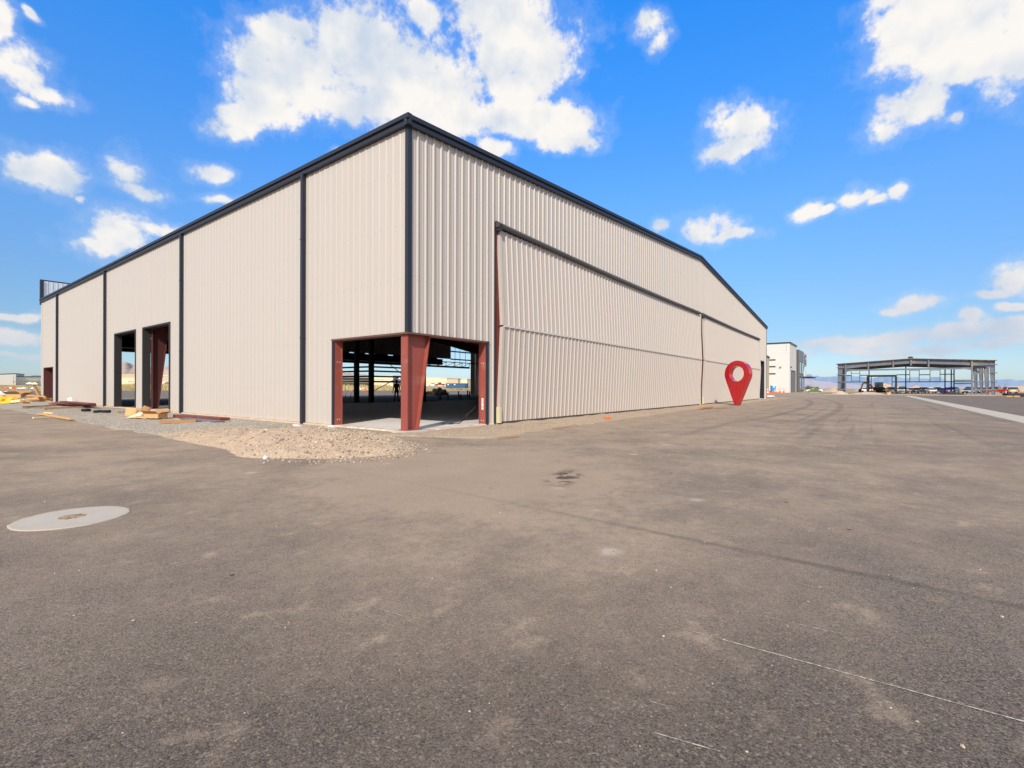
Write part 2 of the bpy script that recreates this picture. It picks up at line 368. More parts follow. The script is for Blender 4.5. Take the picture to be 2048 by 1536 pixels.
newer = smooth(nt, Y, -15.55, -15.75)
dust = math_(nt, 'MULTIPLY', dust, math_(nt, 'SUBTRACT', 1.0, math_(nt, 'MULTIPLY', newer, 0.6)))
back = smooth(nt, Y, 47, 60)
dust = math_(nt, 'MULTIPLY', dust, math_(nt, 'SUBTRACT', 1.0, math_(nt, 'MULTIPLY', back, 0.75)), clamp=True)
agg = mixc(nt, cellv.outputs[0], (0.052, 0.041, 0.034, 1), (0.250, 0.202, 0.168, 1))
agg = mixc(nt, 1.0, agg, nd(nt, 'ShaderNodeCombineColor', ins={0: smooth(nt, near, 2.0, 4.2, 0.64, 1.0), 1: smooth(nt, near, 2.0, 4.2, 0.63, 1.0), 2: smooth(nt, near, 2.0, 4.2, 0.64, 1.0)}).outputs[0], 'MULTIPLY')  # stone colour darkened towards the camera, a painted vignette
agg = mixc(nt, smooth(nt, cellw.outputs[1], 0.90, 0.96, 0, 0.45), agg, (0.36, 0.30, 0.23, 1))
agg = mixc(nt, smooth(nt, cellw.outputs[2], 0.88, 0.95, 0, 0.7), agg, (0.018, 0.017, 0.017, 1))
dfac = math_(nt, 'MULTIPLY', dust, smooth(nt, cellv.outputs[1], 0, 1, 0.70, 1.1), clamp=True)
dcol = mixc(nt, n_mid, (0.36, 0.268, 0.19, 1), (0.52, 0.39, 0.275, 1))
dcol = mixc(nt, smooth(nt, cellw.outputs[0], 0.0, 1.0, 0.0, 0.25), dcol, (0.10, 0.085, 0.075, 1))
col = mixc(nt, dfac, agg, dcol)
# joint between paving lanes
p1, p2 = gp(820, 965), gp(2048, 1215); dl = (p2 - p1).normalized(); nl = Vector((-dl.y, dl.x, 0))
dd = vmath(nt, 'SUBTRACT', pos, tuple(p1))
perp = nd(nt, 'ShaderNodeVectorMath', operation='DOT_PRODUCT', ins={0: dd, 1: tuple(nl)}).outputs[1]
along = nd(nt, 'ShaderNodeVectorMath', operation='DOT_PRODUCT', ins={0: dd, 1: tuple(dl)}).outputs[1]
perp = math_(nt, 'ADD', perp, math_(nt, 'MULTIPLY', math_(nt, 'SUBTRACT', noise_(nt, pos, 3.0, 5, 0.7), 0.5), 0.10))
jm = smooth(nt, math_(nt, 'ABSOLUTE', perp), 0.065, 0.015)
jm = math_(nt, 'MULTIPLY', math_(nt, 'MULTIPLY', jm, smooth(nt, along, -0.3, 8.0, 0.08, 0.62)), smooth(nt, n_mid, 0.3, 0.6, 0.35, 1.0))
col = mixc(nt, jm, col, (0.033, 0.031, 0.032, 1))
# curved tyre tracks in the middle of the lot
def circ(p, q, r_):
    ax, ay, bx_, by_, cx, cy = p.x, p.y, q.x, q.y, r_.x, r_.y; d = 2*(ax*(by_-cy)+bx_*(cy-ay)+cx*(ay-by_))
    ux = ((ax*ax+ay*ay)*(by_-cy)+(bx_*bx_+by_*by_)*(cy-ay)+(cx*cx+cy*cy)*(ay-by_))/d; uy = ((ax*ax+ay*ay)*(cx-bx_)+(bx_*bx_+by_*by_)*(ax-cx)+(cx*cx+cy*cy)*(bx_-ax))/d
    return ux, uy, math.hypot(ax-ux, ay-uy)
cx_, cy_, cr_ = circ(gp(1650, 799), gp(1676, 820), gp(1560, 862))
rd = vmath(nt, 'LENGTH', vmath(nt, 'SUBTRACT', pos, (cx_, cy_, 0)), out=1)
trk = None
for off in (0.0, -1.9):
    q_ = smooth(nt, math_(nt, 'ABSOLUTE', math_(nt, 'SUBTRACT', rd, cr_ + off)), 0.28, 0.10)
    trk = q_ if trk is None else math_(nt, 'MAXIMUM', trk, q_)
trk = math_(nt, 'MULTIPLY', math_(nt, 'MULTIPLY', trk, smooth(nt, X, 6, 16)), smooth(nt, n_mid, 0.3, 0.6, 0.1, 0.38))
col = mixc(nt, trk, col, (0.075, 0.066, 0.062, 1))
# oil stains
o0 = gp(1128, 955)
oil = math_(nt, 'MULTIPLY', blob(o0.x, o0.y, 0.9, 0.32, R_(20)), smooth(nt, noise_(nt, pos, 3.6, 3, 0.55), 0.47, 0.56))
col = mixc(nt, math_(nt, 'MULTIPLY', math_(nt, 'MULTIPLY', oil, 1.6, clamp=True), 0.8), col, (0.05, 0.034, 0.024, 1))
# drips of tar and small stains
vs = nd(nt, 'ShaderNodeTexVoronoi', ins={'Vector': pos, 'Scale': 1.1})
col = mixc(nt, smooth(nt, vs.outputs['Distance'], 0.030, 0.018, 0, 0.75), col, (0.02, 0.019, 0.019, 1))
vs2 = nd(nt, 'ShaderNodeTexVoronoi', ins={'Vector': vmath(nt, 'ADD', pos, (3.3, 1.7, 0)), 'Scale': 0.95})
sp = math_(nt, 'MULTIPLY', smooth(nt, math_(nt, 'ADD', vs2.outputs['Distance'], math_(nt, 'MULTIPLY', math_(nt, 'SUBTRACT', n_fine, 0.5), 0.25)), 0.13, 0.02), smooth(nt, nd(nt, 'ShaderNodeSeparateColor', ins={0: vs2.outputs['Color']}).outputs[0], 0.4, 0.6))
col = mixc(nt, math_(nt, 'MULTIPLY', sp, 0.68), col, (0.52, 0.44, 0.36, 1))
# tyre tracks running along the hangar front
tr = smooth(nt, noise_(nt, vmath(nt, 'MULTIPLY', pos, (0.05, 2.2, 1)), 1.0, 3, 0.5), 0.55, 0.68)
col = mixc(nt, math_(nt, 'MULTIPLY', math_(nt, 'MULTIPLY', tr, smooth(nt, X, 0, 8)), 0.30), col, (0.085, 0.075, 0.07, 1))
nt.links.new(col, b.inputs['Base Color'])
b.inputs['Roughness'].default_value = 0.9; b.inputs['Specular IOR Level'].default_value = 0.22
hh = math_(nt, 'ADD', math_(nt, 'MULTIPLY', vor.outputs['Distance'], -0.6), math_(nt, 'ADD', math_(nt, 'MULTIPLY', cellv.outputs[2], 0.5), math_(nt, 'MULTIPLY', vor2.outputs['Distance'], -0.7)))
bump(nt, b, hh, 0.7, 0.004)
mb = MB()
mb.poly([(-90, -90, 0), (108, -90, 0), (108, -4, 0), (136, -2, 0), (136, 62, 0), (190, 120, 0), (190, 178, 0), (-120, 178, 0)])
tag(mb.build('asphalt_apron', m), kind='structure')

# concrete gutter strip
m, nt, b = newmat('gutter_concrete')
pos = nd(nt, 'ShaderNodeNewGeometry').outputs['Position']
c = mixc(nt, noise_(nt, pos, 1.2, 6, 0.65), (0.41, 0.355, 0.29, 1), (0.55, 0.485, 0.40, 1))
sx = nd(nt, 'ShaderNodeSeparateXYZ', ins={0: pos})
jt = math_(nt, 'PINGPONG', math_(nt, 'ADD', sx.outputs[0], 200.0), 1.8)
c = mixc(nt, smooth(nt, jt, 0.03, 0.012, 0, 0.7), c, (0.12, 0.11, 0.10, 1))
nt.links.new(c, b.inputs['Base Color']); b.inputs['Roughness'].default_value = 0.9
bump(nt, b, noise_(nt, pos, 60, 4, 0.6), 0.3, 0.004)
mb = MB(); mb.box(-60, 97, -15.70, -14.62, -0.1, 0.006)
tag(mb.build('gutter_strip', m), kind='structure')

# gravel and soil bands
def soil_mat(name, ca, cb, spk, sc=26, grey=None):
    m, nt, b = newmat(name)
    pos = nd(nt, 'ShaderNodeNewGeometry').outputs['Position']
    v = nd(nt, 'ShaderNodeTexVoronoi', ins={'Vector': pos, 'Scale': float(sc)})
    cc = nd(nt, 'ShaderNodeSeparateColor', ins={0: v.outputs['Color']})
    f = noise_(nt, pos, 0.8, 6, 0.65)
    c = mixc(nt, f, ca, cb)
    c = mixc(nt, smooth(nt, cc.outputs[0], 0, 1, 0.0, 0.55), c, spk)
    c = mixc(nt, smooth(nt, cc.outputs[1], 0.86, 0.95, 0, 0.6), c, (0.62, 0.56, 0.48, 1))
    if grey:
        sx = nd(nt, 'ShaderNodeSeparateXYZ', ins={0: pos})
        g = smooth(nt, math_(nt, 'ADD', sx.outputs[grey[0]], math_(nt, 'MULTIPLY', math_(nt, 'SUBTRACT', f, 0.5), grey[4])), grey[1], grey[2])
        gc = mixc(nt, cc.outputs[2], (0.25, 0.222, 0.19, 1), (0.50, 0.45, 0.385, 1))
        c = mixc(nt, math_(nt, 'MULTIPLY', g, grey[3]), c, gc)
    nt.links.new(c, b.inputs['Base Color']); b.inputs['Roughness'].default_value = 0.95; b.inputs['Specular IOR Level'].default_value = 0.15
    h = math_(nt, 'ADD', math_(nt, 'MULTIPLY', v.outputs['Distance'], -1.0), noise_(nt, pos, 9, 5, 0.7))
    bump(nt, b, h, 0.8, 0.02)
    return m
M_gravel = soil_mat('gravel_soil', (0.36, 0.27, 0.19, 1), (0.55, 0.43, 0.31, 1), (0.20, 0.16, 0.13, 1), 30, grey=(1, 1.2, 5.5, 0.92, 3.5))
M_soil = soil_mat('sandy_soil', (0.42, 0.31, 0.21, 1), (0.60, 0.46, 0.33, 1), (0.30, 0.22, 0.15, 1), 40)
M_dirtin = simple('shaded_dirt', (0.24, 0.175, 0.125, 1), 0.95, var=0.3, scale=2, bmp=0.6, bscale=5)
def frac(p, a=1.0): return noise.fractal(Vector(p) * a, 1.0, 2.0, 4)
def edge_left(y): return 4.75 + 0.28 * frac((3.1, y, 0), 0.35) + 0.10 * frac((9, y, 0), 2.0)
def h_left(x, y):
    t = -x / edge_left(y)
    e = sm(1.0, 0.86, t) * sm(-1.0, 0.6, y)
    und = 0.05 + 0.05 * frac((x, y, 0), 0.8) + 0.022 * frac((x, y, 5), 3.5)
    berm = 0.14 * math.exp(-((-x - 2.6) / 1.1) ** 2) * sm(9, 2, y)
    wall = sm(-0.0, -1.0, x)
    return -0.03 + e * max(0.036, (und + berm) * (0.25 + 0.75 * wall))
xs = [-5.4 + 0.06 * i for i in range(91)]; ys = [-1.4 + 0.10 * i for i in range(330)] + [31.6 + 0.4 * i for i in range(60)]
tag(grid_mesh('gravel_band', xs, ys, h_left, M_gravel), kind='structure')
def h_front(x, y):
    wd = 2.85 + 0.25 * frac((x, 2, 0), 0.4) + 0.12 * frac((x, 9, 0), 2.2)
    wd *= 1 - 0.34 * sm(1, 24, x)
    wd *= sm(-1.1, 0.25, x) * 0.97 + 0.03
    t = -y / wd
    e = sm(1.0, 0.82, t)
    return -0.03 + e * max(0.028, 0.05 + 0.035 * frac((x, y, 1), 1.0) + 0.012 * frac((x, y, 7), 4.0))
xs = [-2.4 + 0.09 * i for i in range(160)] + [12.0 + 0.3 * i for i in range(170)]; ys = [-4.0 + 0.07 * i for i in range(58)]
tag(grid_mesh('soil_band', xs, ys, h_front, M_soil), kind='structure')

# ------------------------------------------------------------------ hills
def hills(name, sil, depth, thick, mat, seed, label):
    us = []; 
    u = sil[0][0]
    while u <= sil[-1][0]: us.append(u); u += 4
    nr = 7; b = MB(); NU = len(us)
    for i in range(nr):
        t = i / (nr - 1)
        for u in us:
            for k in range(len(sil) - 1):
                if sil[k][0] <= u <= sil[k+1][0]:
                    q = (u - sil[k][0]) / (sil[k+1][0] - sil[k][0]); q = q*q*(3-2*q); v = sil[k][1] * (1-q) + sil[k+1][1] * q; break
            p = at(u, v, depth); top = max(0.0, p.z)
            g = (Vector((p.x, p.y, 0)) - Vector((CAM.x, CAM.y, 0))); g = Vector((CAM.x, CAM.y, 0)) + g * (1 - thick * (1 - t))
            rid = 0.30 * frac((u * 0.05 + seed, t * 2.2, seed), 1.0) * (1 - t) * 2
            h = top * (t ** 0.8) * (1 + rid * (0.3 + t)) + top * 0.07 * frac((u * 0.16, seed, t), 1.0) * t
            b.v.append(Vector((g.x, g.y, h - 4 * (1 - t))))
    for j in range(nr - 1):
        for i in range(NU - 1):
            b.f.append((j*NU+i, j*NU+i+1, (j+1)*NU+i+1, (j+1)*NU+i)); b.mi.append(0)
    return tag(b.build(name, mat, smooth_=True), kind='structure')
def hill_mat(name, a, bcol):  # distance haze is mixed straight into both base colours
    m, nt, b = newmat(name); pos = nd(nt, 'ShaderNodeNewGeometry').outputs['Position']
    nt.links.new(mixc(nt, smooth(nt, noise_(nt, pos, 0.004, 6, 0.65), 0.3, 0.7), a, bcol), b.inputs['Base Color'])
    b.inputs['Roughness'].default_value = 1; b.inputs['Specular IOR Level'].default_value = 0
    return m
hills('hills', [(120,765),(180,748),(205,737),(225,730),(245,724.5),(262,726),(280,730),(305,735),(322,735),(345,730),(380,735),(440,742),(520,736),(600,741),(690,745),(725,748),(760,757),(800,770)], 4200, 0.5, hill_mat('hazy_tan_hills', (0.40, 0.31, 0.27, 1), (0.52, 0.41, 0.33, 1)), 1.3, '')
hills('hills', [(20,768),(45,760),(58,752),(70,750.5),(95,750),(120,760)], 8000, 0.3, hill_mat('hazy_slate_hills', (0.16, 0.22, 0.33, 1), (0.20, 0.26, 0.37, 1)), 4.1, '')
hills('mountains', [(1480,768),(1560,757),(1600,752),(1617,748.5),(1632,752),(1652,754),(1672,752.5),(1690,751),(1720,753),(1745,757),(1765,752),(1790,753.5),(1815,757),(1850,757),(1880,756),(1900,762),(1930,764),(1960,763),(1995,760),(2015,758.5),(2036,761),(2060,760),(2090,764)], 9500, 0.35, hill_mat('hazy_blue_mountains', (0.24, 0.33, 0.46, 1), (0.30, 0.39, 0.51, 1)), 7.7, '')
hills('hills', [(1540,768),(1610,758),(1640,762),(1680,767),(1740,771),(1800,773),(1880,774),(1940,772),(2000,771),(2080,772)], 5600, 0.4, hill_mat('hazy_lavender_hills', (0.42, 0.38, 0.43, 1), (0.46, 0.42, 0.46, 1)), 2.2, '')

# ------------------------------------------------------------------ THE HANGAR
HG = empty('hangar', 'large tan ribbed metal aircraft hangar with two folding doors and an open corner', 'hangar')
PROF = [(0, 0), (.022, .040), (.060, .040), (.072, 0), (.135, 0), (.142, .006), (.160, .006), (.167, 0), (.215, 0), (.222, .006), (.240, .006), (.247, 0)]
PER = 0.3048
def ribs(mb, s0, s1, zb, zt, pos, minor=True, breaks=()):
    pts = []
    k = int(math.floor(s0 / PER)) - 1
    while k * PER < s1:
        for (a, o) in (PROF if minor else PROF[:4]):
            s = k * PER + a
            pts.append((s, o))
        k += 1
    def off(s):
        for i in range(len(pts) - 1):
            if pts[i][0] <= s <= pts[i+1][0]:
                q = (s - pts[i][0]) / max(1e-9, pts[i+1][0] - pts[i][0]); return pts[i][1] * (1-q) + pts[i+1][1] * q
        return 0
    P_ = [(s, o) for s, o in pts if s0 < s < s1] + [(s0, off(s0)), (s1, off(s1))] + [(q, off(q)) for q in breaks if s0 < q < s1]
    P_.sort(); n0 = len(mb.v)
    for s, o in P_:
        mb.v += [Vector(pos(s, zb(s), o)), Vector(pos(s, zt(s), o))]
    for i in range(len(P_) - 1):
        a = n0 + 2*i; mb.f.append((a, a+2, a+3, a+1)); mb.mi.append(mb.m)
K = lambda z: (lambda s: z)
OPW = lw(668.5, 760); OPD = gw(972, 760); OPH = 2.77
D1a, D1b = gw(989, 700), gw(1397.3, 720); D2a, D2b = gw(1402.5, 720), gw(1517, 720); DH = on_y(991, 446, 0).z
S3a, S3b = gw(1519, 760), gw(1528, 760); S3h = on_y(1519, 721.5, 0).z
gpos = lambda s, z, o: (s, -0.0 - o, z)
lpos = lambda s, z, o: (-0.0 - o, s, z)
rz_ = lambda s: roof_z(s) - 0.16
# gable wall
mb = MB()
for (a, c_, zb) in ((0, OPD, OPH), (OPD, D1a, 0.0), (D1a, D1b, DH), (D1b, D2a, 0.0), (D2a, D2b, DH), (D2b, S3a, 0.0), (S3a, S3b, S3h), (S3b, WID, 0.0)):
    ribs(mb, a, c_, K(zb), rz_, gpos, breaks=(RIDGE_X,))
mb.build('gable_wall', M_wall, HG)
# eave wall
PA0, PA1, PB0, PB1 = lw(340, 740), lw(287, 740), lw(272, 740), lw(230.5, 740)
PH = on_x(340, 647, 0).z; PH2 = on_x(272, 661.5, 0).z
MD0, MD1 = lw(106, 760), lw(88, 760); MDH = on_x(106, 735, 0).z
mb = MB(); et = K(EAVE - 0.16)
for (a, c_, zb) in ((0, OPW, OPH), (OPW, PA0, 0.06), (PA0, PA1, PH), (PA1, PB0, 0.06), (PB0, PB1, PH2), (PB1, MD0, 0.06), (MD0, MD1, MDH), (MD1, LEN, 0.06)):
    ribs(mb, a, c_, K(zb), et, lambda s, z, o: (-0.34 * o, s, z))
mb.build('eave_wall', M_wall, HG)
# far eave wall and back gable
mb = MB(); ribs(mb, 0, LEN, K(0), et, lambda s, z, o: (WID + o, s, z), minor=False); mb.build('far_eave_wall', M_wallin, HG)
bxs = 49.6
mb = MB(); ribs(mb, 0, bxs, K(6.0), rz_, lambda s, z, o: (s, LEN + o, z), minor=False, breaks=(RIDGE_X,))
ribs(mb, 54.6, WID, K(0), rz_, lambda s, z, o: (s, LEN + o, z), minor=False)
ribs(mb, 0, 4.2, K(0), K(6.0), lambda s, z, o: (s, LEN + o, z), minor=False)
mb.build('back_gable_wall', M_wallin, HG)
# folded door hanging in the back opening
bd = MB(); bd.box(4.3, 54.4, LEN + 0.05, LEN + 0.35, 4.55, 4.85)
for i in range(26):
    x = 4.3 + i * 1.9; bd.beam((x, LEN - 0.3, 4.75), (x + 0.9, LEN - 1.6, 5.35), 0.07, 0.07); bd.beam((x + 0.9, LEN - 1.6, 5.35), (x + 1.9, LEN - 0.3, 4.75), 0.07, 0.07)
bd.box(4.3, 44, LEN - 1.7, LEN + 0.2, 4.86, 4.92); bd.box(4.3, 54.4, LEN - 1.75, LEN - 1.6, 5.3, 5.42); bd.box(4.3, 47.5, LEN - 0.2, LEN + 0.2, 4.93, 5.88)
for i in range(13):
    x = 4.5 + i * 3.3; bd.box(x, x + random.uniform(1.6, 3.2), LEN - 0.05, LEN + 0.1, 5.80, 6.0)
bd.build('folded_back_door', M_dsteel, HG)
mb = MB()
for z in (5.9, 7.2): mb.box(bxs, 54.6, LEN - 0.1, LEN + 0.1, z, z + 0.2)
for x in (50.6, 51.8, 53.2): mb.box(x, x + 0.05, LEN - 0.02, LEN + 0.03, 4.9, 9.0)
mb.build('back_girt', M_dsteel, HG)
# parapet on the back gable
mb = MB(); ribs(mb, -0.05, WID, K(8.2), K(10.25), lambda s, z, o: (s, LEN + 0.12 - o, z), minor=False); mb.build('parapet', simple('zinc_parapet', rgb(196, 204, 214), 0.35, metal=0.35, var=0.08), HG)
mb = MB(); mb.box(-0.10, WID, LEN + 0.13, LEN + 0.35, 10.25, 10.36); mb.box(-0.12, 0.10, LEN + 0.02, LEN + 0.30, 8.2, 10.25); mb.build('parapet_cap', M_dark, HG)
# roof
mb = MB()
for (xa, xb_) in ((-0.05, RIDGE_X), (RIDGE_X, WID + 0.05)):
    za, zb = roof_z(max(0, xa)) - 0.10, roof_z(min(WID, xb_)) - 0.10
    mb.loft([[(xa, -0.05, za), (xa, LEN + 0.1, za), (xa, LEN + 0.1, za - 0.06), (xa, -0.05, za - 0.06)], [(xb_, -0.05, zb), (xb_, LEN + 0.1, zb), (xb_, LEN + 0.1, zb - 0.06), (xb_, -0.05, zb - 0.06)]])
mb.build('roof', simple('pale_bounce_roof', rgb(190, 188, 186), 0.6, var=0.15), HG)  # pale colour picked to bounce light inside, not a known lining
for i in range(36):
    x = 0.7 + i * 1.55
    if abs(x - RIDGE_X) < 0.2: continue
    bx('purlin', x, x + 0.07, 0.3, LEN - 0.1, roof_z(x) - 0.42, roof_z(x) - 0.20, M_redd, HG)
# fascia trims
def sweep(mb, path, prof, up=UP, outd=None):
    rings = [[Vector(p) + outd * o + up * z for (o, z) in prof] for p in path]
    mb.loft(rings)
PF = [(0.0, -0.30), (0.125, -0.30), (0.135, -0.20), (0.10, -0.155), (0.10, -0.145), (0.165, -0.135), (0.165, -0.02), (0.13, 0.0), (0.0, 0.0)]
mb = MB(); sweep(mb, [(0, -0.16, EAVE), (0, LEN + 0.2, EAVE)], PF, outd=Vector((-1, 0, 0))); mb.build('eave_gutter', M_dark, HG, bevel=0.006)
mb = MB(); sweep(mb, [(-0.158, 0, EAVE - 0.012), (RIDGE_X, 0, roof_z(RIDGE_X)), (WID + 0.16, 0, EAVE - 0.012)], [(o, z * 1.03) for o, z in PF], outd=Vector((0, -1, 0))); mb.build('rake_trim', M_dark, HG, bevel=0.006)
mb = MB(); mb.box(-0.050, 0.105, -0.050, -0.002, OPH, EAVE - 0.28); mb.box(-0.047, -0.001, -0.048, 0.075, OPH + 0.003, EAVE - 0.28); mb.build('corner_trim', M_dark, HG, bevel=0.008)
mb = MB(); mb.box(WID - 0.1, WID + 0.05, -0.05, -0.002, 0, EAVE - 0.3); mb.build('corner_trim', M_galv, HG)
mb = MB(); mb.box(-0.05, -0.002, LEN - 0.10, LEN + 0.1, -0.01, EAVE - 0.3); mb.build('corner_trim', M_wallin, HG)
for u in (610, 366.3, 212.6, 116.6):
    y = lw(u, 700); b = MB(); b.box(-0.15, -0.035, y - 0.065, y + 0.065, 0.02, EAVE - 0.27)
    b.box(-0.16, -0.03, y - 0.075, y + 0.075, 2.9, 2.94); b.box(-0.16, -0.03, y - 0.075, y + 0.075, 6.2, 6.24)
    b.build('downspout', M_dark, HG, bevel=0.01)
# concrete footing under the siding
mb = MB(); mb.box(-0.10, 0.25, OPW + 0.02, LEN + 0.1, -0.3, 0.045); mb.box(-0.12, 4.0, -0.12, OPW, -0.3, 0.0); mb.box(4.0, WID + 0.1, -0.045, 0.25, -0.3, 0.03)
mb.build('footing', M_conc2, HG)
m, nt, b = newmat('slab_concrete')
pos = nd(nt, 'ShaderNodeNewGeometry').outputs['Position']
c = mixc(nt, noise_(nt, pos, 0.9, 6, 0.65), (0.74, 0.69, 0.65, 1), (0.88, 0.83, 0.78, 1))
sx = nd(nt, 'ShaderNodeSeparateXYZ', ins={0: pos})
edge = smooth(nt, math_(nt, 'MINIMUM', sx.outputs[0], sx.outputs[1]), 1.1, -0.2)
c = mixc(nt, math_(nt, 'MULTIPLY', edge, smooth(nt, noise_(nt, pos, 2.2, 5, 0.6), 0.3, 0.65)), c, (0.56, 0.43, 0.30, 1))
nt.links.new(c, b.inputs['Base Color']); b.inputs['Roughness'].default_value = 0.6
mb = MB(); mb.box(-0.05, WID, -0.05, 21.2, -0.2, 0.05); mb.build('floor_slab', m, HG)
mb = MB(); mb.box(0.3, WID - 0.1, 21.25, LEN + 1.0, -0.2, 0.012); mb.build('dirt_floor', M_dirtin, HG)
# tapered steel frames
def wcol(z, b0): return b0 + 0.16 * z
def tapered_column(name, x0, sgn, y, b0, ztop, mat, fl=0.27, z0=0.05, tap=0.16):
    wcol = lambda z, b0: b0 + tap * z
    b = MB(); t = 0.03; zt = ztop
    X_ = lambda d: x0 + sgn * d
    def bxp(d0b, d1b, d0t, d1t, y0, y1):
        b.loft([[(X_(d0b), y0, z0), (X_(d1b), y0, z0), (X_(d1b), y1, z0), (X_(d0b), y1, z0)], [(X_(d0t), y0, zt), (X_(d1t), y0, zt), (X_(d1t), y1, zt), (X_(d0t), y1, zt)]])
    wb, wt = wcol(z0, b0), wcol(zt, b0)
    bxp(0, t, 0, t, y - fl/2, y + fl/2); bxp(t, wb - t, t, wt - t, y - 0.012, y + 0.012); bxp(wb - t, wb, wt - t, wt, y - fl/2, y + fl/2)
    b.box(min(X_(-0.05), X_(wb + 0.1)), max(X_(-0.05), X_(wb + 0.1)), y - fl/2 - 0.03, y + fl/2 + 0.03, z0 - 0.002, z0 + 0.02)
    return b.build(name, mat, HG)
tapered_column('corner_column', 0.03, 1, 0.175, 0.42, OPH - 0.02, M_red)
FY = (9.6, PA1 - 0.16, 33.5, LEN - 2.2)
for y in FY:
    tapered_column('frame_column', 0.32, 1, y, 0.27, 7.0, M_maroon, tap=0.11)
    tapered_column('frame_column', WID - 0.30, -1, y, 0.6, 7.0, M_redd, fl=0.35)
for y in (0.45,) + FY:
    b = MB()
    for sg in (1, -1):
        xx = lambda d: d if sg == 1 else WID - d
        for (y0, y1, fa) in ((y - 0.012, y + 0.012, 'w'), (y - 0.13, y + 0.13, 'b'), (y - 0.13, y + 0.13, 't')):
            rings = []
            for d, dep in ((0.4, 1.5), (10, 1.0), (20, 0.8), (RIDGE_X, 0.95)):
                zt = roof_z(d) - 0.45; zb = zt - dep
                za, zc = {'w': (zb, zt), 'b': (zb - 0.02, zb), 't': (zt, zt + 0.02)}[fa]
                rings.append([(xx(d), y0, za), (xx(d), y1, za), (xx(d), y1, zc), (xx(d), y0, zc)])
            b.loft(rings)
    b.build('rafter', M_redd, HG)
# opening frames at the corner
mb = MB(); mb.box(-0.015, 0.26, OPW - 0.03, OPW + 0.05, 0.05, OPH - 0.05); mb.box(0.23, 0.26, OPW - 0.06, OPW - 0.03, 0.05, OPH - 0.05); mb.build('door_jamb', M_red, HG)
mb = MB(); mb.box(-0.05, -0.016, OPW - 0.035, OPW + 0.07, 0.0, OPH); mb.build('jamb_trim', M_dark, HG)
mb = MB(); mb.box(OPD - 0.03, OPD + 0.06, -0.01, 0.26, 0.05, OPH - 0.05); mb.box(OPD - 0.06, OPD - 0.03, 0.23, 0.26, 0.05, OPH - 0.05); mb.build('door_jamb', M_red, HG)
mb = MB(); mb.box(OPD - 0.035, OPD + 0.075, -0.06, -0.012, 0.0, OPH); mb.build('jamb_trim', M_dark, HG)
mb = MB(); mb.box(0.14, OPD + 0.12, -0.055, 0.27, OPH - 0.05, OPH); mb.build('lintel', M_lint, HG)
mb = MB(); mb.box(-0.055, 0.27, -0.05, OPW + 0.1, OPH - 0.052, OPH - 0.002); mb.build('lintel', M_lint, HG)
mb = MB(); mb.box(OPD - 0.034, OPD - 0.031, 0.08, 0.16, 0.52, 0.90); mb.build('notice_label', M_white, HG)
for z in (0.84, 0.80, 0.765, 0.73, 0.62, 0.585): mb = MB(); mb.box(OPD - 0.036, OPD - 0.0345, 0.095, 0.095 + random.uniform(0.03, 0.055), z, z + 0.012); mb.build('print_line', M_dsteel, HG)
for (x, y, ax) in ((0.09, OPW - 0.031, (0, -1, 0)), (0.18, OPW - 0.031, (0, -1, 0))):
    for z in (0.22, 2.05): mb = MB(); mb.disc((x, y, z), 0.014, 10, ax, h=0.008); mb.build('bolt', M_white, HG)
for y in (0.08, 0.17):
    for z in (0.16, 2.05): mb = MB(); mb.disc((OPD - 0.031, y, z), 0.014, 10, (-1, 0, 0), h=0.008); mb.build('bolt', M_white, HG)
for (x, y) in ((0.10, 0.06), (0.10, 0.29), (0.33, 0.06), (0.33, 0.29)):
    mb = MB(); mb.disc((x, y, 0.07), 0.022, 6, h=0.025); mb.build('anchor_bolt', M_galv, HG)
# pads under the corner column
mb = MB(); mb.box(-0.22, 0.62, -0.18, 0.40, -0.05, 0.052); mb.build('base_pad', M_conc, HG, bevel=0.01)
# portal openings in the eave wall
for (a, c_, h) in ((PA0, PA1, PH), (PB0, PB1, PH2)):
    mb = MB(); mb.box(-0.05, 0.30, c_ - 0.05, c_ + 0.06, 0.0, h); mb.box(-0.05, 0.30, a - 0.06, a + 0.03, 0.0, h); mb.box(-0.048, 0.30, a - 0.06, c_ + 0.06, h, h + 0.08); mb.build('portal_trim', M_jamb, HG)
mb = MB(); mb.box(-0.03, 0.75, MD1 - 0.04, MD1 + 0.05, 0.03, MDH); mb.box(0.75, 0.80, MD0 - 0.6, MD1 + 0.05, 0.03, MDH + 0.5); mb.box(-0.03, 0.3, MD0 - 0.05, MD0 + 0.02, 0.03, MDH); mb.box(-0.028, 0.5, MD0 - 0.05, MD1 + 0.05, MDH, MDH + 0.06); mb.build('side_doorway', simple('brown_door_frame', rgb(92, 52, 50), 0.6, var=0.15), HG)
mb = MB(); mb.box(S3a, S3a + 0.12, -0.03, 0.4, 0.03, S3h); mb.box(S3b - 0.10, S3b, -0.03, 0.4, 0.03, S3h); mb.box(S3a, S3b, -0.032, 0.4, S3h, S3h + 0.1); mb.build('doorway_trim', M_dark, HG)
bx('doorway_panel', S3a + 0.5, S3b + 0.6, 0.45, 0.5, 0.03, S3h + 0.6, M_dsteel, HG); bx('door_post', S3a + 0.25, S3a + 0.55, 0.05, 0.2, 0.03, S3h, M_red, HG)

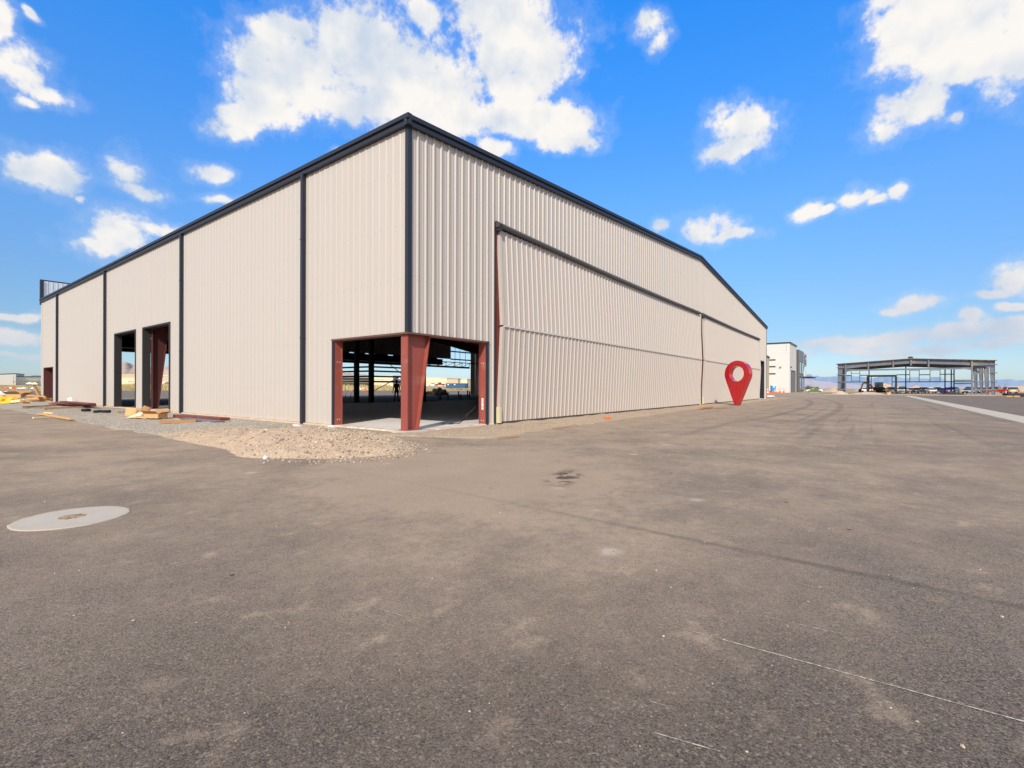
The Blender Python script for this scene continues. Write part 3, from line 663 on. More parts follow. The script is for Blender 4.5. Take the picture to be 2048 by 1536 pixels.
# folding hangar doors
def hangar_door(a, c_, bulge, sag):
    zt, zm, zb = DH - 0.22, 3.33, 0.09
    x0, x1 = a + 0.19, c_ - 0.06
    D = bpy.data.objects.new('hangar_door', None); COL.objects.link(D); D.parent = HG
    yo = lambda z: 0.075 + bulge * (1 - abs((z - zm) / (zt - zm if z > zm else zm - zb)))
    def leaf(nm, z0, z1):
        b = MB(); ribs(b, x0, x1, K(z0), K(z1), lambda s, z, o: (s, -yo(z) - o, z)); b.build(nm, M_door, D)
    leaf('upper_leaf', zm + 0.04, zt); leaf('lower_leaf', zb, zm - 0.04)
    for xe in (x0 - 0.06, x1):
        for (z0, z1) in ((zm + 0.03, zt), (zb, zm - 0.03)):
            b = MB(); b.loft([[(xe, -yo(z0) - 0.035, z0), (xe + 0.06, -yo(z0) - 0.035, z0), (xe + 0.06, -yo(z0) + 0.10, z0), (xe, -yo(z0) + 0.10, z0)], [(xe, -yo(z1) - 0.035, z1), (xe + 0.06, -yo(z1) - 0.035, z1), (xe + 0.06, -yo(z1) + 0.10, z1), (xe, -yo(z1) + 0.10, z1)]]); b.build('leaf_edge', M_door, D)
    b = MB(); b.box(x0, x1, -yo(zm) - 0.05, -yo(zm) + 0.02, zm - 0.032, zm + 0.032); b.build('fold_rail', M_wallin, D)
    b = MB(); b.box(x0, x1, -yo(zm) + 0.04, 0.0, zm - 0.02, zm + 0.02); b.build('fold_gap', M_black, D)
    b = MB(); b.box(x0, x1, -yo(zb) - 0.01, -yo(zb) + 0.12, zb - 0.075, zb - 0.002); b.build('bottom_seal', M_seal, D)
    # hood over the hinge line, sagging a little between its fixings
    b = MB(); n = max(8, int((c_ - a) / 0.8)); rings = []
    for i in range(n + 1):
        t = i / n; x = a - 0.02 + (c_ - a - 0.12) * t; sg = sag * math.sin(math.pi * t) + 0.012 * noise.noise(Vector((x * 1.3, 0, 0)))
        rings.append([(x, -0.036, DH + 0.05 - sg), (x, -0.10, DH + 0.04 - sg), (x, -0.20, DH - 0.04 - sg), (x, -0.235, DH - 0.10 - sg), (x, -0.215, DH - 0.165 - sg), (x, -0.16, DH - 0.18 - sg), (x, -0.06, DH - 0.17 - sg)])
    b.loft(rings); b.build('hinge_hood', M_seal, D, smooth_=False)
    b = MB(); b.box(a + 0.005, a + 0.10, -0.26, -0.02, DH - 0.30, DH - 0.08); b.build('hinge_bracket', M_black, D)
    b = MB(); b.box(a + 0.03, a + 0.15, -0.20, -0.06, 0.06, 0.60); b.build('door_guide', simple('cream_guide', rgb(206, 196, 160), 0.5, var=0.1), D)
    return D
hangar_door(D1a, D1b, 0.15, 0.10); hangar_door(D2a, D2b, 0.15, 0.05)
for (a, c_) in ((D1a, D1b), (D2a, D2b)):
    mb = MB(); mb.box(a - 0.06, a + 0.02, -0.055, -0.005, 0.0, DH + 0.02); mb.build('door_trim', M_dark, HG)
    mb = MB(); mb.box(a + 0.03, a + 0.34, -0.01, 0.2, 0.05, DH); mb.build('door_column', M_red, HG)
    bx('door_backing', a + 0.36, c_ - 0.02, 0.12, 0.18, 0.05, DH + 0.2, M_dsteel, HG)

# interior posts, girts and brace (partition frame under construction)
PX = 14.8; py0 = 21.45
def px_post(x, y, wd=0.30, z1=8.6): 
    b = MB(); b.box(x - wd/2, x + wd/2, y - 0.03, y + 0.03, 0.05, z1); b.box(x - wd/2 - 0.02, x - wd/2 + 0.02, y - 0.14, y + 0.14, 0.05, z1); b.box(x + wd/2 - 0.02, x + wd/2 + 0.02, y - 0.14, y + 0.14, 0.05, z1); b.build('interior_post', M_dsteel, HG)
pA = at(742.5, 800, 37.8); pB = at(713, 800, 38.8); pC = at(847, 800, 41.8)
for p in (pA, pB, pC): px_post(p.x, p.y)
for v in (733.5, 742.0, 752.6, 763.2):
    z = 1.25 + (774.5 - v) * 37.8 / FOC
    q = Vector((pB.x, pB.y, z)); r_ = Vector((pA.x, pA.y, z)); s_ = r_ + (q - r_) * 2.6; 
    b = MB(); b.beam(r_, s_, 0.06, 0.13); b.beam(r_, Vector((pC.x, pC.y, z)), 0.06, 0.13); b.build('partition_girt', M_dsteel, HG)
b = MB(); b.tube([Vector((pA.x, pA.y, 0.85)), Vector((pC.x, pC.y, 3.3))], 0.03, 6); b.build('brace_rod', M_dsteel, HG)
b = MB(); b.tube([Vector((pC.x, pC.y, 0.9)), Vector((pA.x, pA.y, 4.2))], 0.03, 6); b.build('brace_rod', M_dsteel, HG)
for u, hh_ in ((876, 0.7), (881, 0.8), (896, 0.7), (917, 0.9), (935, 1.0), (939, 0.9), (921, 0.6)):
    p = at(u, 797, 46); b = MB(); b.tube([(p.x, p.y, 0), (p.x, p.y, hh_)], 0.06, 8); b.build('pipe_stub', M_galv, HG)
for u in (690, 700.5):
    p = at(u, 793, 52); b = MB(); b.tube([(p.x, p.y, 0), (p.x + 0.1, p.y, 0.5), (p.x + 0.35, p.y - 0.2, 1.0)], 0.025, 6); b.build('conduit_stub', M_dsteel, HG)
# cable at the right jamb
cb = MB(); c0 = at(964, 826, 16.2)
pts = []
for i in range(14):
    t = i / 13; pts.append((OPD + 0.05 - 0.75 * t, 0.5 + 0.5 * t + 0.1 * math.sin(6 * t), 0.06 + 0.55 * (1 - t) ** 3))
cb.tube(pts, 0.014, 6); cb.tube([(p[0] - 0.08 - 0.25 * i / 13, p[1] + 0.12 * math.sin(i), 0.065 + 0.0 * i if i > 5 else p[2] * 0.8) for i, p in enumerate(pts)], 0.012, 6)
tag(cb.build('cable', M_black, smooth_=True), 'black electric cable trailing over the slab by the red right jamb', 'cable')

# ------------------------------------------------------------------ map pin
def map_pin():
    m = simple('glossy_red_enamel', (0.43, 0.003, 0.006, 1), 0.22, var=0.03, spec=0.5, coat=1.0)
    m.node_tree.nodes['Principled BSDF'].inputs['Coat IOR'].default_value = 1.65; m.node_tree.nodes['Principled BSDF'].inputs['Coat Roughness'].default_value = 0.05
    g = gp(1475, 811); Rr = 0.95; H = 3.22; cz = H - Rr; hole = 0.56; T = 0.42
    al = math.acos((Rr - 0.16) / (cz - 0.16))           # tangent from head to rounded tip
    out = []
    a0 = -math.pi/2 + al
    n = 56
    for i in range(n + 1):
        t = a0 + (2*math.pi - 2*al) * i / n; out.append((Rr*math.cos(t), cz + Rr*math.sin(t)))
    for i in range(13):
        t = (-math.pi/2 - al) + 2*al * i / 12; out.append((0.16*math.cos(t), 0.16 + 0.16*math.sin(t)))
    N = len(out)
    inn = []
    for (x, z) in out:
        a = math.atan2(z - cz, x); inn.append((hole*math.cos(a), cz + 0.03 + hole*math.sin(a)))
    # resample the hole evenly, keeping order
    a_s = math.atan2(inn[0][1] - cz, inn[0][0])
    inn = [(hole*math.cos(a_s + 2*math.pi*i/N), cz + hole*math.sin(a_s + 2*math.pi*i/N)) for i in range(N)]
    bm = bmesh.new()
    V = {}
    for side, y in ((0, -T/2), (1, T/2)):
        for k, (ring) in enumerate((out, inn)):
            V[side, k] = [bm.verts.new((x, y, z)) for x, z in ring]
    for i in range(N):
        j = (i + 1) % N
        for side in (0, 1):
            try: bm.faces.new((V[side,0][i], V[side,0][j], V[side,1][j], V[side,1][i]))
            except ValueError: pass
        bm.faces.new((V[0,0][i], V[0,0][j], V[1,0][j], V[1,0][i])); bm.faces.new((V[0,1][i], V[0,1][j], V[1,1][j], V[1,1][i]))
    bmesh.ops.remove_doubles(bm, verts=bm.verts, dist=1e-5); bmesh.ops.dissolve_degenerate(bm, dist=1e-5, edges=bm.edges)
    bmesh.ops.recalc_face_normals(bm, faces=bm.faces)
    me = bpy.data.meshes.new('map_pin'); bm.to_mesh(me); bm.free(); me.materials.append(m)
    for p in me.polygons: p.use_smooth = abs(p.normal.y) < 0.9
    o = bpy.data.objects.new('map_pin', me); COL.objects.link(o)
    bv = o.modifiers.new('bevel', 'BEVEL'); bv.width = 0.09; bv.segments = 5; bv.limit_method = 'ANGLE'; bv.angle_limit = R_(50)
    o.modifiers.new('wn', 'WEIGHTED_NORMAL')
    d = (g - CAM); a = math.atan2(d.y, d.x)
    o.location = (g.x, g.y, 0.01); o.rotation_euler = (R_(-2), 0, a - math.pi/2 - R_(33))
    tag(o, 'huge glossy red map location pin standing on its tip before the second door', 'map pin')
map_pin()

# ------------------------------------------------------------------ manhole, mound, loose stones
MH = gp(145, 1036)
t = empty('manhole', 'round pale concrete manhole collar with small iron lid set in the asphalt', 'manhole', (MH.x, MH.y, 0))
m, nt, b = newmat('collar_concrete')
pos = nd(nt, 'ShaderNodeTexCoord').outputs['Object']
rad = vmath(nt, 'LENGTH', vmath(nt, 'MULTIPLY', pos, (1, 1, 0)), out=1)
f = noise_(nt, pos, 4, 6, 0.65)
ringn = noise_(nt, nd(nt, 'ShaderNodeCombineXYZ', ins={0: math_(nt, 'MULTIPLY', rad, 60.0)}).outputs[0], 1.0, 2, 0.5)
c = mixc(nt, f, (0.40, 0.345, 0.285, 1), (0.53, 0.47, 0.395, 1)); c = mixc(nt, math_(nt, 'MULTIPLY', ringn, 0.25), c, (0.40, 0.35, 0.29, 1))
c = mixc(nt, smooth(nt, rad, 0.34, 0.45, 0, 0.5), c, (0.45, 0.36, 0.27, 1))
nt.links.new(c, b.inputs['Base Color']); b.inputs['Roughness'].default_value = 0.9
bump(nt, b, math_(nt, 'ADD', ringn, noise_(nt, pos, 50, 3, 0.6)), 0.3, 0.004)
mb = MB(); N = 72; ro = [0.43 + 0.010 * noise.noise(Vector((math.cos(k*.0873)*6, math.sin(k*.0873)*6, 3))) for k in range(N)]
ring = lambda f_, z: [(ro[k]*f_*math.cos(2*math.pi*k/N), ro[k]*f_*math.sin(2*math.pi*k/N), z) for k in range(N)]
mb.loft([ring(1.0, -0.05), ring(1.0, 0.004), ring(0.975, 0.010), ring(0.23, 0.013)], cap=False)
mb.build('collar', m, t)
mb = MB(); mb.disc((0, 0, 0.0), 0.122, 32, h=0.010); mb.m = 0
for i in range(8):
    a = i * math.pi / 4; mb.box(0.03, 0.105, -0.008, 0.008, 0.010, 0.016, Matrix.Rotation(a, 4, 'Z'))
mb.disc((0, 0, 0.010), 0.022, 16, h=0.006)
mb.build('iron_lid', simple('rusty_iron', rgb(160, 138, 110), 0.8, var=0.3, scale=25, bmp=0.4), t)

def mound_h(x, y):
    dx, dy = (x + 3.2), (y + 1.25)
    a = R_(18); ex = dx*math.cos(a) + dy*math.sin(a); ey = dy*math.cos(a) - dx*math.sin(a)
    rx_, ry_ = 1.62, 2.05
    r = math.sqrt((ex/rx_)**2 + (ey/ry_)**2) * (1 + 0.12 * frac((x, y, 4), 0.9))
    h = 0.37 * max(0, 1 - r ** 1.7) if r < 1 else 0
    h2 = 0.20 * sm(1.0, 0.35, abs(x + 3.35) / 1.55) * sm(-1.5, 0.5, y) * sm(7.6, 1.5, y)
    k = sm(0, 0.15, h + h2)
    return -0.02 + h + h2 + k * (0.045 * frac((x, y, 9), 2.2) + 0.025 * frac((x, y, 2), 7.0)) - (1 - k) * 0.05
xs = [-5.4 + 0.045 * i for i in range(106)]; ys = [-4.3 + 0.05 * i for i in range(250)]
M_mound = soil_mat('mound_soil', (0.50, 0.36, 0.25, 1), (0.62, 0.465, 0.33, 1), (0.34, 0.25, 0.17, 1), 42)
tag(grid_mesh('gravel_mound', xs, ys, mound_h, M_mound), 'low tan mound of gravel and soil heaped at the open hangar corner', 'mound')
m, nt, b = newmat('loose_stone')
ri = nd(nt, 'ShaderNodeNewGeometry').outputs['Random Per Island']
rp = nt.nodes.new('ShaderNodeValToRGB'); nt.links.new(ri, rp.inputs[0])
for p_, c_ in ((0.0, (0.15, 0.125, 0.105, 1)), (0.25, (0.34, 0.26, 0.19, 1)), (0.5, (0.50, 0.37, 0.25, 1)), (0.8, (0.54, 0.42, 0.30, 1)), (1.0, (0.60, 0.54, 0.46, 1))):
    e_ = rp.color_ramp.elements.new(p_) if p_ not in (0.0, 1.0) else rp.color_ramp.elements[0 if p_ == 0 else -1]; e_.color = c_
nt.links.new(rp.outputs[0], b.inputs['Base Color']); b.inputs['Roughness'].default_value = 0.9
M_stone = m
def stone(mb, p, r):
    n0 = len(mb.v)
    rot = Matrix.Rotation(random.random()*6.28, 3, Vector((random.random()-.5, random.random()-.5, random.random()-.5)).normalized())
    sc = Vector((random.uniform(.7, 1.3), random.uniform(.7, 1.2), random.uniform(.5, .9))) * r
    gold = 1.618
    V_ = [(-1,gold,0),(1,gold,0),(-1,-gold,0),(1,-gold,0),(0,-1,gold),(0,1,gold),(0,-1,-gold),(0,1,-gold),(gold,0,-1),(gold,0,1),(-gold,0,-1),(-gold,0,1)]
    F_ = [(0,11,5),(0,5,1),(0,1,7),(0,7,10),(0,10,11),(1,5,9),(5,11,4),(11,10,2),(10,7,6),(7,1,8),(3,9,4),(3,4,2),(3,2,6),(3,6,8),(3,8,9),(4,9,5),(2,4,11),(6,2,10),(8,6,7),(9,8,1)]
    for v in V_:
        q = rot @ (Vector(v).normalized() * random.uniform(.8, 1.15)); mb.v.append(Vector(p) + Vector((q.x*sc.x, q.y*sc.y, q.z*sc.z)))
    for f in F_: mb.f.append(tuple(n0+i for i in f)); mb.mi.append(0)
mb = MB()
for i in range(3600):
    x = random.gauss(-3.5, 0.95); y = random.gauss(-1.9, 1.1); h = mound_h(x, y)
    if h < 0.0 or random.random() > (0.25 + 0.75 * sm(0.5, -2.5, y)): continue
    r = random.choice([0.007, 0.009, 0.012, 0.015, 0.02]) * random.uniform(.7, 1.3)
    stone(mb, (x, y, h + r*0.3), r)
for i in range(90):
    x = random.gauss(-3.4, 0.9); y = random.gauss(-1.6, 1.5); h = mound_h(x, y)
    if h > 0.02: stone(mb, (x, y, h + 0.01), random.uniform(.022, .045))
for i in range(900):
    x = random.uniform(-4.7, -2.0); y = random.uniform(0.5, 6.0); h = mound_h(x, y)
    if h > 0.02: stone(mb, (x, y, h + 0.004), random.uniform(.008, .022))
for i in range(420):   # fringe rolled onto the asphalt
    a = random.uniform(-2.8, 0.6); rr = random.gauss(1.04, 0.07)
    x, y = -3.2 + 1.6*rr*math.cos(a), -1.25 + 2.05*rr*math.sin(a)
    stone(mb, (x, y, max(0.004, mound_h(x, y)) + 0.004), random.uniform(.006, .02))
tag(mb.build('mound_stones', M_stone), kind='stuff')
mb = MB()
for i in range(5200):
    y = random.uniform(0.2, 24) if random.random() < .8 else random.uniform(24, 44); x = -random.uniform(0.15, 4.7)
    h = h_left(x, y)
    if h < 0.0: continue
    stone(mb, (x, y, h + 0.004), random.uniform(.007, .018))
for i in range(1500):
    x = random.uniform(-1.0, 14); y = -random.uniform(0.2, 3.2); h = h_front(x, y)
    if h < 0.0: continue
    stone(mb, (x, y, h + 0.002), random.uniform(.006, .018))
tag(mb.build('gravel_stones', M_stone), kind='stuff')
mb = MB()
for i in range(420):
    d = random.uniform(1.3, 14) ** 1.0; la = random.uniform(-1.1, 1.1) * d
    p = Vector((CAM.x, CAM.y, 0)) + FW * d + RT * la
    if p.x > -0.3 and p.y > -3 or p.x > -5 and p.y > -3.2: continue
    stone(mb, (p.x, p.y, 0.001), random.choice([.003, .004, .005, .007]) * random.uniform(.7, 1.4))
tag(mb.build('scattered_pebbles', M_stone), kind='stuff')

# chalk snap lines
m, nt, b = newmat('chalk')
pos = nd(nt, 'ShaderNodeNewGeometry').outputs['Position']
c = mixc(nt, smooth(nt, noise_(nt, pos, 40, 4, 0.7), 0.40, 0.60), (0.26, 0.23, 0.19, 1), (0.62, 0.56, 0.45, 1)); nt.links.new(c, b.inputs['Base Color']); b.inputs['Roughness'].default_value = 0.95
mb = MB()
for (u0, v0, u1, v1, wd) in ((1345, 1253, 2060, 1448, 0.007), (1305, 1466, 1440, 1505, 0.005), (1510, 1230, 1700, 1273, 0.004), (755, 1218, 830, 1240, 0.003), (1300, 1404, 1335, 1414, 0.003), (1155, 1150, 1195, 1160, 0.006)):
    p, q = gp(u0, v0), gp(u1, v1); d = (q - p).normalized(); n_ = Vector((-d.y, d.x, 0)) * wd / 2; k = 24
    prev = None
    for i in range(k + 1):
        t = i / k; w_ = n_ * (0.35 + 0.65 * min(1, 4 * t, 4 * (1 - t)) if u1 < 2048 else 0.35 + 0.65 * min(1, 5 * t)) ; c_ = p.lerp(q, t) + n_ * 0.6 * noise.noise(Vector((t * 9, v0, 0)))
        cur = (c_ + w_, c_ - w_)
        if prev: mb.quad(prev[0] + UP*.004, prev[1] + UP*.004, cur[1] + UP*.004, cur[0] + UP*.004)
        prev = cur
tag(mb.build('chalk_lines', m), kind='structure')

# ------------------------------------------------------------------ materials lying along the eave wall
def plank(u0, v0, u1, v1, wd, ht, mat, label, z=0.05, group=None, name='plank', cat='plank'):
    p, q = gp(u0, v0, z), gp(u1, v1, z); c_ = (p + q) / 2; L = (q - p).length
    b = MB(); b.box(-L/2, L/2, -wd/2, wd/2, 0, ht); o = b.build(name, mat, bevel=0.004)
    o.location = (c_.x, c_.y, z); o.rotation_euler = (0, 0, math.atan2((q-p).y, (q-p).x)); tag(o, label, cat, group); return o
plank(318.5, 847, 392, 845, 0.14, 0.10, M_wood2, 'tan timber beam lying in front of the galvanised sheets', 0.05, name='timber_beam', cat='timber')
plank(47, 814.5, 112, 811.5, 0.12, 0.06, M_wood2, 'long brown plank on the gravel left of the stacked red steel', 0.05)
plank(88, 818, 165, 816, 0.14, 0.09, M_wood2, 'brown plank on the gravel in front of the stacked red steel', 0.05)
plank(90, 826.5, 107, 827.5, 0.10, 0.05, M_wood3, 'shortest pale wood offcut lying on the grey gravel', 0.04)
plank(78, 828.5, 143, 840, 0.11, 0.06, M_wood, 'bright orange plank slanting across the asphalt edge', 0.03)
plank(66, 837, 98, 835.5, 0.10, 0.05, M_wood3, 'pale plank lying on the asphalt beside the orange plank', 0.02)
plank(231, 825, 251, 824, 0.12, 0.04, M_wood, 'flat wood offcut by the first portal opening', 0.05)
plank(995, 877, 1036, 873, 0.05, 0.03, M_wood2, 'thin brown stick on the soil edge near the red jamb', 0.03, name='stick', cat='stick')
plank(1105, 857, 1155, 851, 0.04, 0.02, M_wood2, 'thin tan stick on the soil in front of the first door', 0.04, name='stick', cat='stick')
plank(1400, 818, 1424, 815.5, 0.2, 0.09, M_wood2, 'block of timber offcut lying on the soil near the middle door post', 0.03, name='timber_offcut', cat='timber')
plank(1430, 817, 1466, 815, 0.14, 0.04, M_wood2, 'flat tan board on the soil left of the pin tip', 0.03, name='board', cat='board')
# red purlins stacked near the doorway
for i, (u0, v0, u1, v1, z, lab) in enumerate(((109, 808.5, 180, 813, 0.05, 'lowest red steel purlin of the stack by the eave wall'), (112, 806.5, 182, 811, 0.16, 'middle red steel purlin of the stack by the eave wall'), (126, 804, 184, 809, 0.27, 'topmost red steel purlin of the stack by the eave wall'))):
    plank(u0, v0, u1, v1, 0.62 - 0.14 * i, 0.07, M_redd, lab, z, 'red purlins stacked by the eave wall', 'steel_purlin', 'purlin')
b = MB(); p = gp(125, 806, 0.1); b.box(-0.2, 0.2, -0.02, 0.02, 0, 0.36); o = b.build('foam_board', M_white); o.location = (-0.35, p.y - 0.1, 0.12); o.rotation_euler = (0, R_(-16), R_(-66)); tag(o, 'white square foam board leaning on the wall behind the stacked red steel', 'foam board')
plank(356, 834, 450, 841, 0.35, 0.10, M_redd, 'long red steel channel lying against the eave wall footing', 0.06, name='steel_channel', cat='channel')
plank(370, 838.5, 440, 845, 0.30, 0.05, M_galv, 'pale galvanised sheet lying beside the long red channel', 0.05, name='metal_sheet', cat='sheet')
for (u, lab) in ((172, 'leftmost black rubber pipe ring on the gravel beyond the brown plank'), (197, 'middle black rubber pipe ring on the grey gravel'), (212, 'rightmost black rubber pipe ring on the grey gravel')):
    p = gp(u, 825 if u > 190 else 822, 0.05); b = MB(); N = 24; rings = []
    for k in range(N + 1):
        a = 2*math.pi*k/N; rings.append([((0.15 + 0.04*math.cos(t))*math.cos(a), (0.15 + 0.04*math.cos(t))*math.sin(a), 0.06 + 0.06*math.sin(t)) for t in (math.pi*2*j/8 for j in range(8))])
    b.loft(rings, cap=False); o = b.build('pipe_ring', M_tyre, smooth_=True); o.location = (p.x, p.y, 0.04); tag(o, lab, 'pipe ring', 'black rings on the gravel')
# cardboard boxes by the portal
def open_box(name, label, loc, rz, L, W, H, flaps=True, mats=(None, None)):
    t = empty(name, label, 'box', loc, rz, None); b = MB(); th = 0.012
    b.box(-L/2, L/2, -W/2, -W/2 + th, 0, H); b.box(-L/2, L/2, W/2 - th, W/2, 0, H); b.box(-L/2, -L/2 + th, -W/2 + th, W/2 - th, 0, H); b.box(L/2 - th, L/2, -W/2 + th, W/2 - th, 0, H); b.box(-L/2 + th, L/2 - th, -W/2 + th, W/2 - th, 0, th)
    b.build('carton', M_card, t)
    if flaps:
        for (cx, cy, ax, sgn, ln, ang_) in ((0, -W/2, 'X', -1, L, 35), (0, W/2, 'X', 1, L, 50), (-L/2, 0, 'Y', -1, W, 30), (L/2, 0, 'Y', 1, W, 20)):
            f = MB(); fl = min(L, W) * 0.45
            if ax == 'X':
                M = Matrix.Translation((cx, cy, H)) @ Matrix.Rotation(R_(ang_) * sgn, 4, 'X'); f.box(-ln/2, ln/2, 0 if sgn > 0 else -fl, fl if sgn > 0 else 0, 0.001, 0.011, M)
            else:
                M = Matrix.Translation((cx, cy, H)) @ Matrix.Rotation(-R_(ang_) * sgn, 4, 'Y'); f.box(0 if sgn > 0 else -fl, fl if sgn > 0 else 0, -ln/2, ln/2, 0.001, 0.011, M)
            f.build('flap', M_card2, t)
    return t
p = gp(312, 836, 0.05)
open_box('cardboard_box', 'wide tan open cardboard box in front of the second portal opening', (p.x, p.y, 0.05), R_(-62), 0.60, 0.42, 0.17)
def sheet(name, label, u, v, d_z, L, W, rot, mat, cat):
    p = gp(u, v, 0.05); b = MB(); n = 6
    for j in range(n + 1):
        for i in range(n + 1):
            x, y = (i / n - .5) * L, (j / n - .5) * W; b.v.append(Vector((x, y, 0.05 * math.sin(3 * x / L + 1) * math.cos(2.3 * y / W))))
    for j in range(n):
        for i in range(n): a = j*(n+1)+i; b.f.append((a, a+1, a+n+2, a+n+1)); b.mi.append(0)
    o = b.build(name, mat, smooth_=True); sd = o.modifiers.new('s', 'SOLIDIFY'); sd.thickness = 0.015
    o.location = (p.x, p.y, d_z); o.rotation_euler = rot; tag(o, label, cat); return o
sheet('cardboard_sheet', 'upright cardboard sheet standing at the left end of the carton pile', 262, 834, 0.24, 0.42, 0.36, (R_(82), R_(4), R_(-40)), M_card, 'cardboard')
sheet('cardboard_sheet', 'pale cardboard sheet tilted low against the carton pile', 270, 834, 0.12, 0.6, 0.36, (R_(30), R_(-8), R_(-48)), simple('pale_cardboard', rgb(232, 206, 168), 0.8), 'cardboard')
sheet('cardboard_sheet', 'brown cardboard flap tilted upright at the top of the carton pile', 292, 831, 0.32, 0.3, 0.26, (R_(50), R_(28), R_(-30)), M_card2, 'cardboard')
sheet('cardboard_sheet', 'folded brown cardboard piece in the middle of the carton pile', 280, 832, 0.20, 0.28, 0.28, (R_(60), R_(-30), R_(-60)), M_card2, 'cardboard')
sheet('cardboard_sheet', 'flattened cardboard lying on the gravel under the carton pile', 283, 836, 0.08, 0.8, 0.45, (R_(4), R_(4), R_(-60)), M_card, 'cardboard')
# litter and pile at the far end of the eave wall
p = gp(8, 806, 0.05); b = MB(); bmv = bmesh.new(); bmesh.ops.create_icosphere(bmv, subdivisions=4, radius=1)
def lump(name, loc, sc, mat, label, cat, seed, rough=0.35, flat=True):
    bm = bmesh.new(); bmesh.ops.create_icosphere(bm, subdivisions=4, radius=1)
    for v in bm.verts:
        k = 1 + rough * frac(v.co + Vector((seed, seed*2, 0)), 1.3) + rough * 0.5 * frac(v.co + Vector((seed, 0, 7)), 3.5)
        v.co = v.co * k; v.co.x *= sc[0]; v.co.y *= sc[1]; v.co.z *= sc[2]
        if flat and v.co.z < -0.15*sc[2]: v.co.z = -0.15*sc[2]
    me = bpy.data.meshes.new(name); bm.to_mesh(me); bm.free(); me.materials.append(mat)
    for pl in me.polygons: pl.use_smooth = True
    o = bpy.data.objects.new(name, me); COL.objects.link(o); o.location = loc; 
    if label: tag(o, label, cat)
    return o
lump('plastic_sheet', (p.x, p.y, 0.1), (0.75, 0.8, 0.48), M_yellow, 'crumpled bright yellow plastic sheeting at the left edge of the rubble', 'sheeting', 3.3)
p = gp(8, 797, 0.05); lump('plastic_bag', (p.x, p.y, 0.35), (0.5, 0.5, 0.4), M_white, 'white plastic bag behind the yellow sheeting', 'bag', 8.1)
p = gp(17, 799, 0.05); lump('plastic_bag', (p.x, p.y, 0.15), (0.2, 0.25, 0.3), M_white, 'small white bag wedged beside the big cardboard carton', 'bag', 1.7)
p = gp(35, 800, 0.05); open_box('cardboard_box', 'large sagging cardboard carton on the rubble beyond the hangar end', (p.x, p.y, 0.15), R_(-50), 1.25, 0.8, 0.42)
p = gp(35, 799, 0.05); lump('red_tarp', (p.x, p.y, 0.52), (0.45, 0.35, 0.14), simple('red_cloth', rgb(206, 60, 36), 0.7), 'red cloth bundle stuffed in the large cardboard carton', 'cloth', 5.5)
rubp = gp(62, 803, 0.0)
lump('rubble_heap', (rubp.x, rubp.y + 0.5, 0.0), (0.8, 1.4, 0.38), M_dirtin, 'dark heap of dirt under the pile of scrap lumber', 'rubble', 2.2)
lab_l = ['topmost horizontal', 'steep', 'broad pale', 'lowest front', 'dark middle', 'short crooked', 'rear leaning', 'thick rear', 'left outlying', 'right end']
for i in range(10):
    b = MB(); L = random.uniform(0.55, 1.15); b.box(-L/2, L/2, -0.07, 0.07, 0, 0.06 + 0.04 * (i % 3)); o = b.build('scrap_board', (M_wood, M_wood2, M_wood3)[i % 3], bevel=0.004)
    u, v = ((74, 793), (76, 789), (50, 803), (40, 805), (66, 801), (58, 803), (70, 798), (78, 797), (33, 805), (80, 803))[i]
    q = at(u, v, 26.5 + 0.2 * (i % 4)); o.location = (q.x, q.y, max(0.05, q.z)); o.rotation_euler = (R_(random.uniform(-15, 15)), R_(random.uniform(-12, 12)) if i != 1 else R_(55), R_(-53 + random.uniform(-30, 30)))
    tag(o, lab_l[i] + ' scrap board in the lumber pile at the hangar end', 'board', 'scrap boards piled at the hangar end')
# small white things near the wall
p = gp(531, 889, 0.25); lump('white_rock', (p.x, p.y, mound_h(p.x, p.y) + 0.05), (0.036, 0.036, 0.04), M_white, 'white rounded rock on the left flank of the gravel mound', 'rock', 4.4, 0.2, False)
p = gp(662, 857, 0.05); lump('white_rock', (p.x, p.y, 0.10), (0.07, 0.12, 0.05), M_white, 'white chunk of foam at the foot of the corner jamb', 'foam', 6.4, 0.2, False)
plank(590, 851.5, 607, 857.5, 0.14, 0.05, M_white, 'white offcut of trim at the foot of the nearest downspout', 0.08, name='trim_offcut', cat='offcut')
p = gp(1216, 837, 0.05); lump('orange_scrap', (p.x, p.y, 0.06), (0.10, 0.10, 0.08), M_orange, 'small orange plastic scrap on the soil before the first door', 'scrap', 2.9)

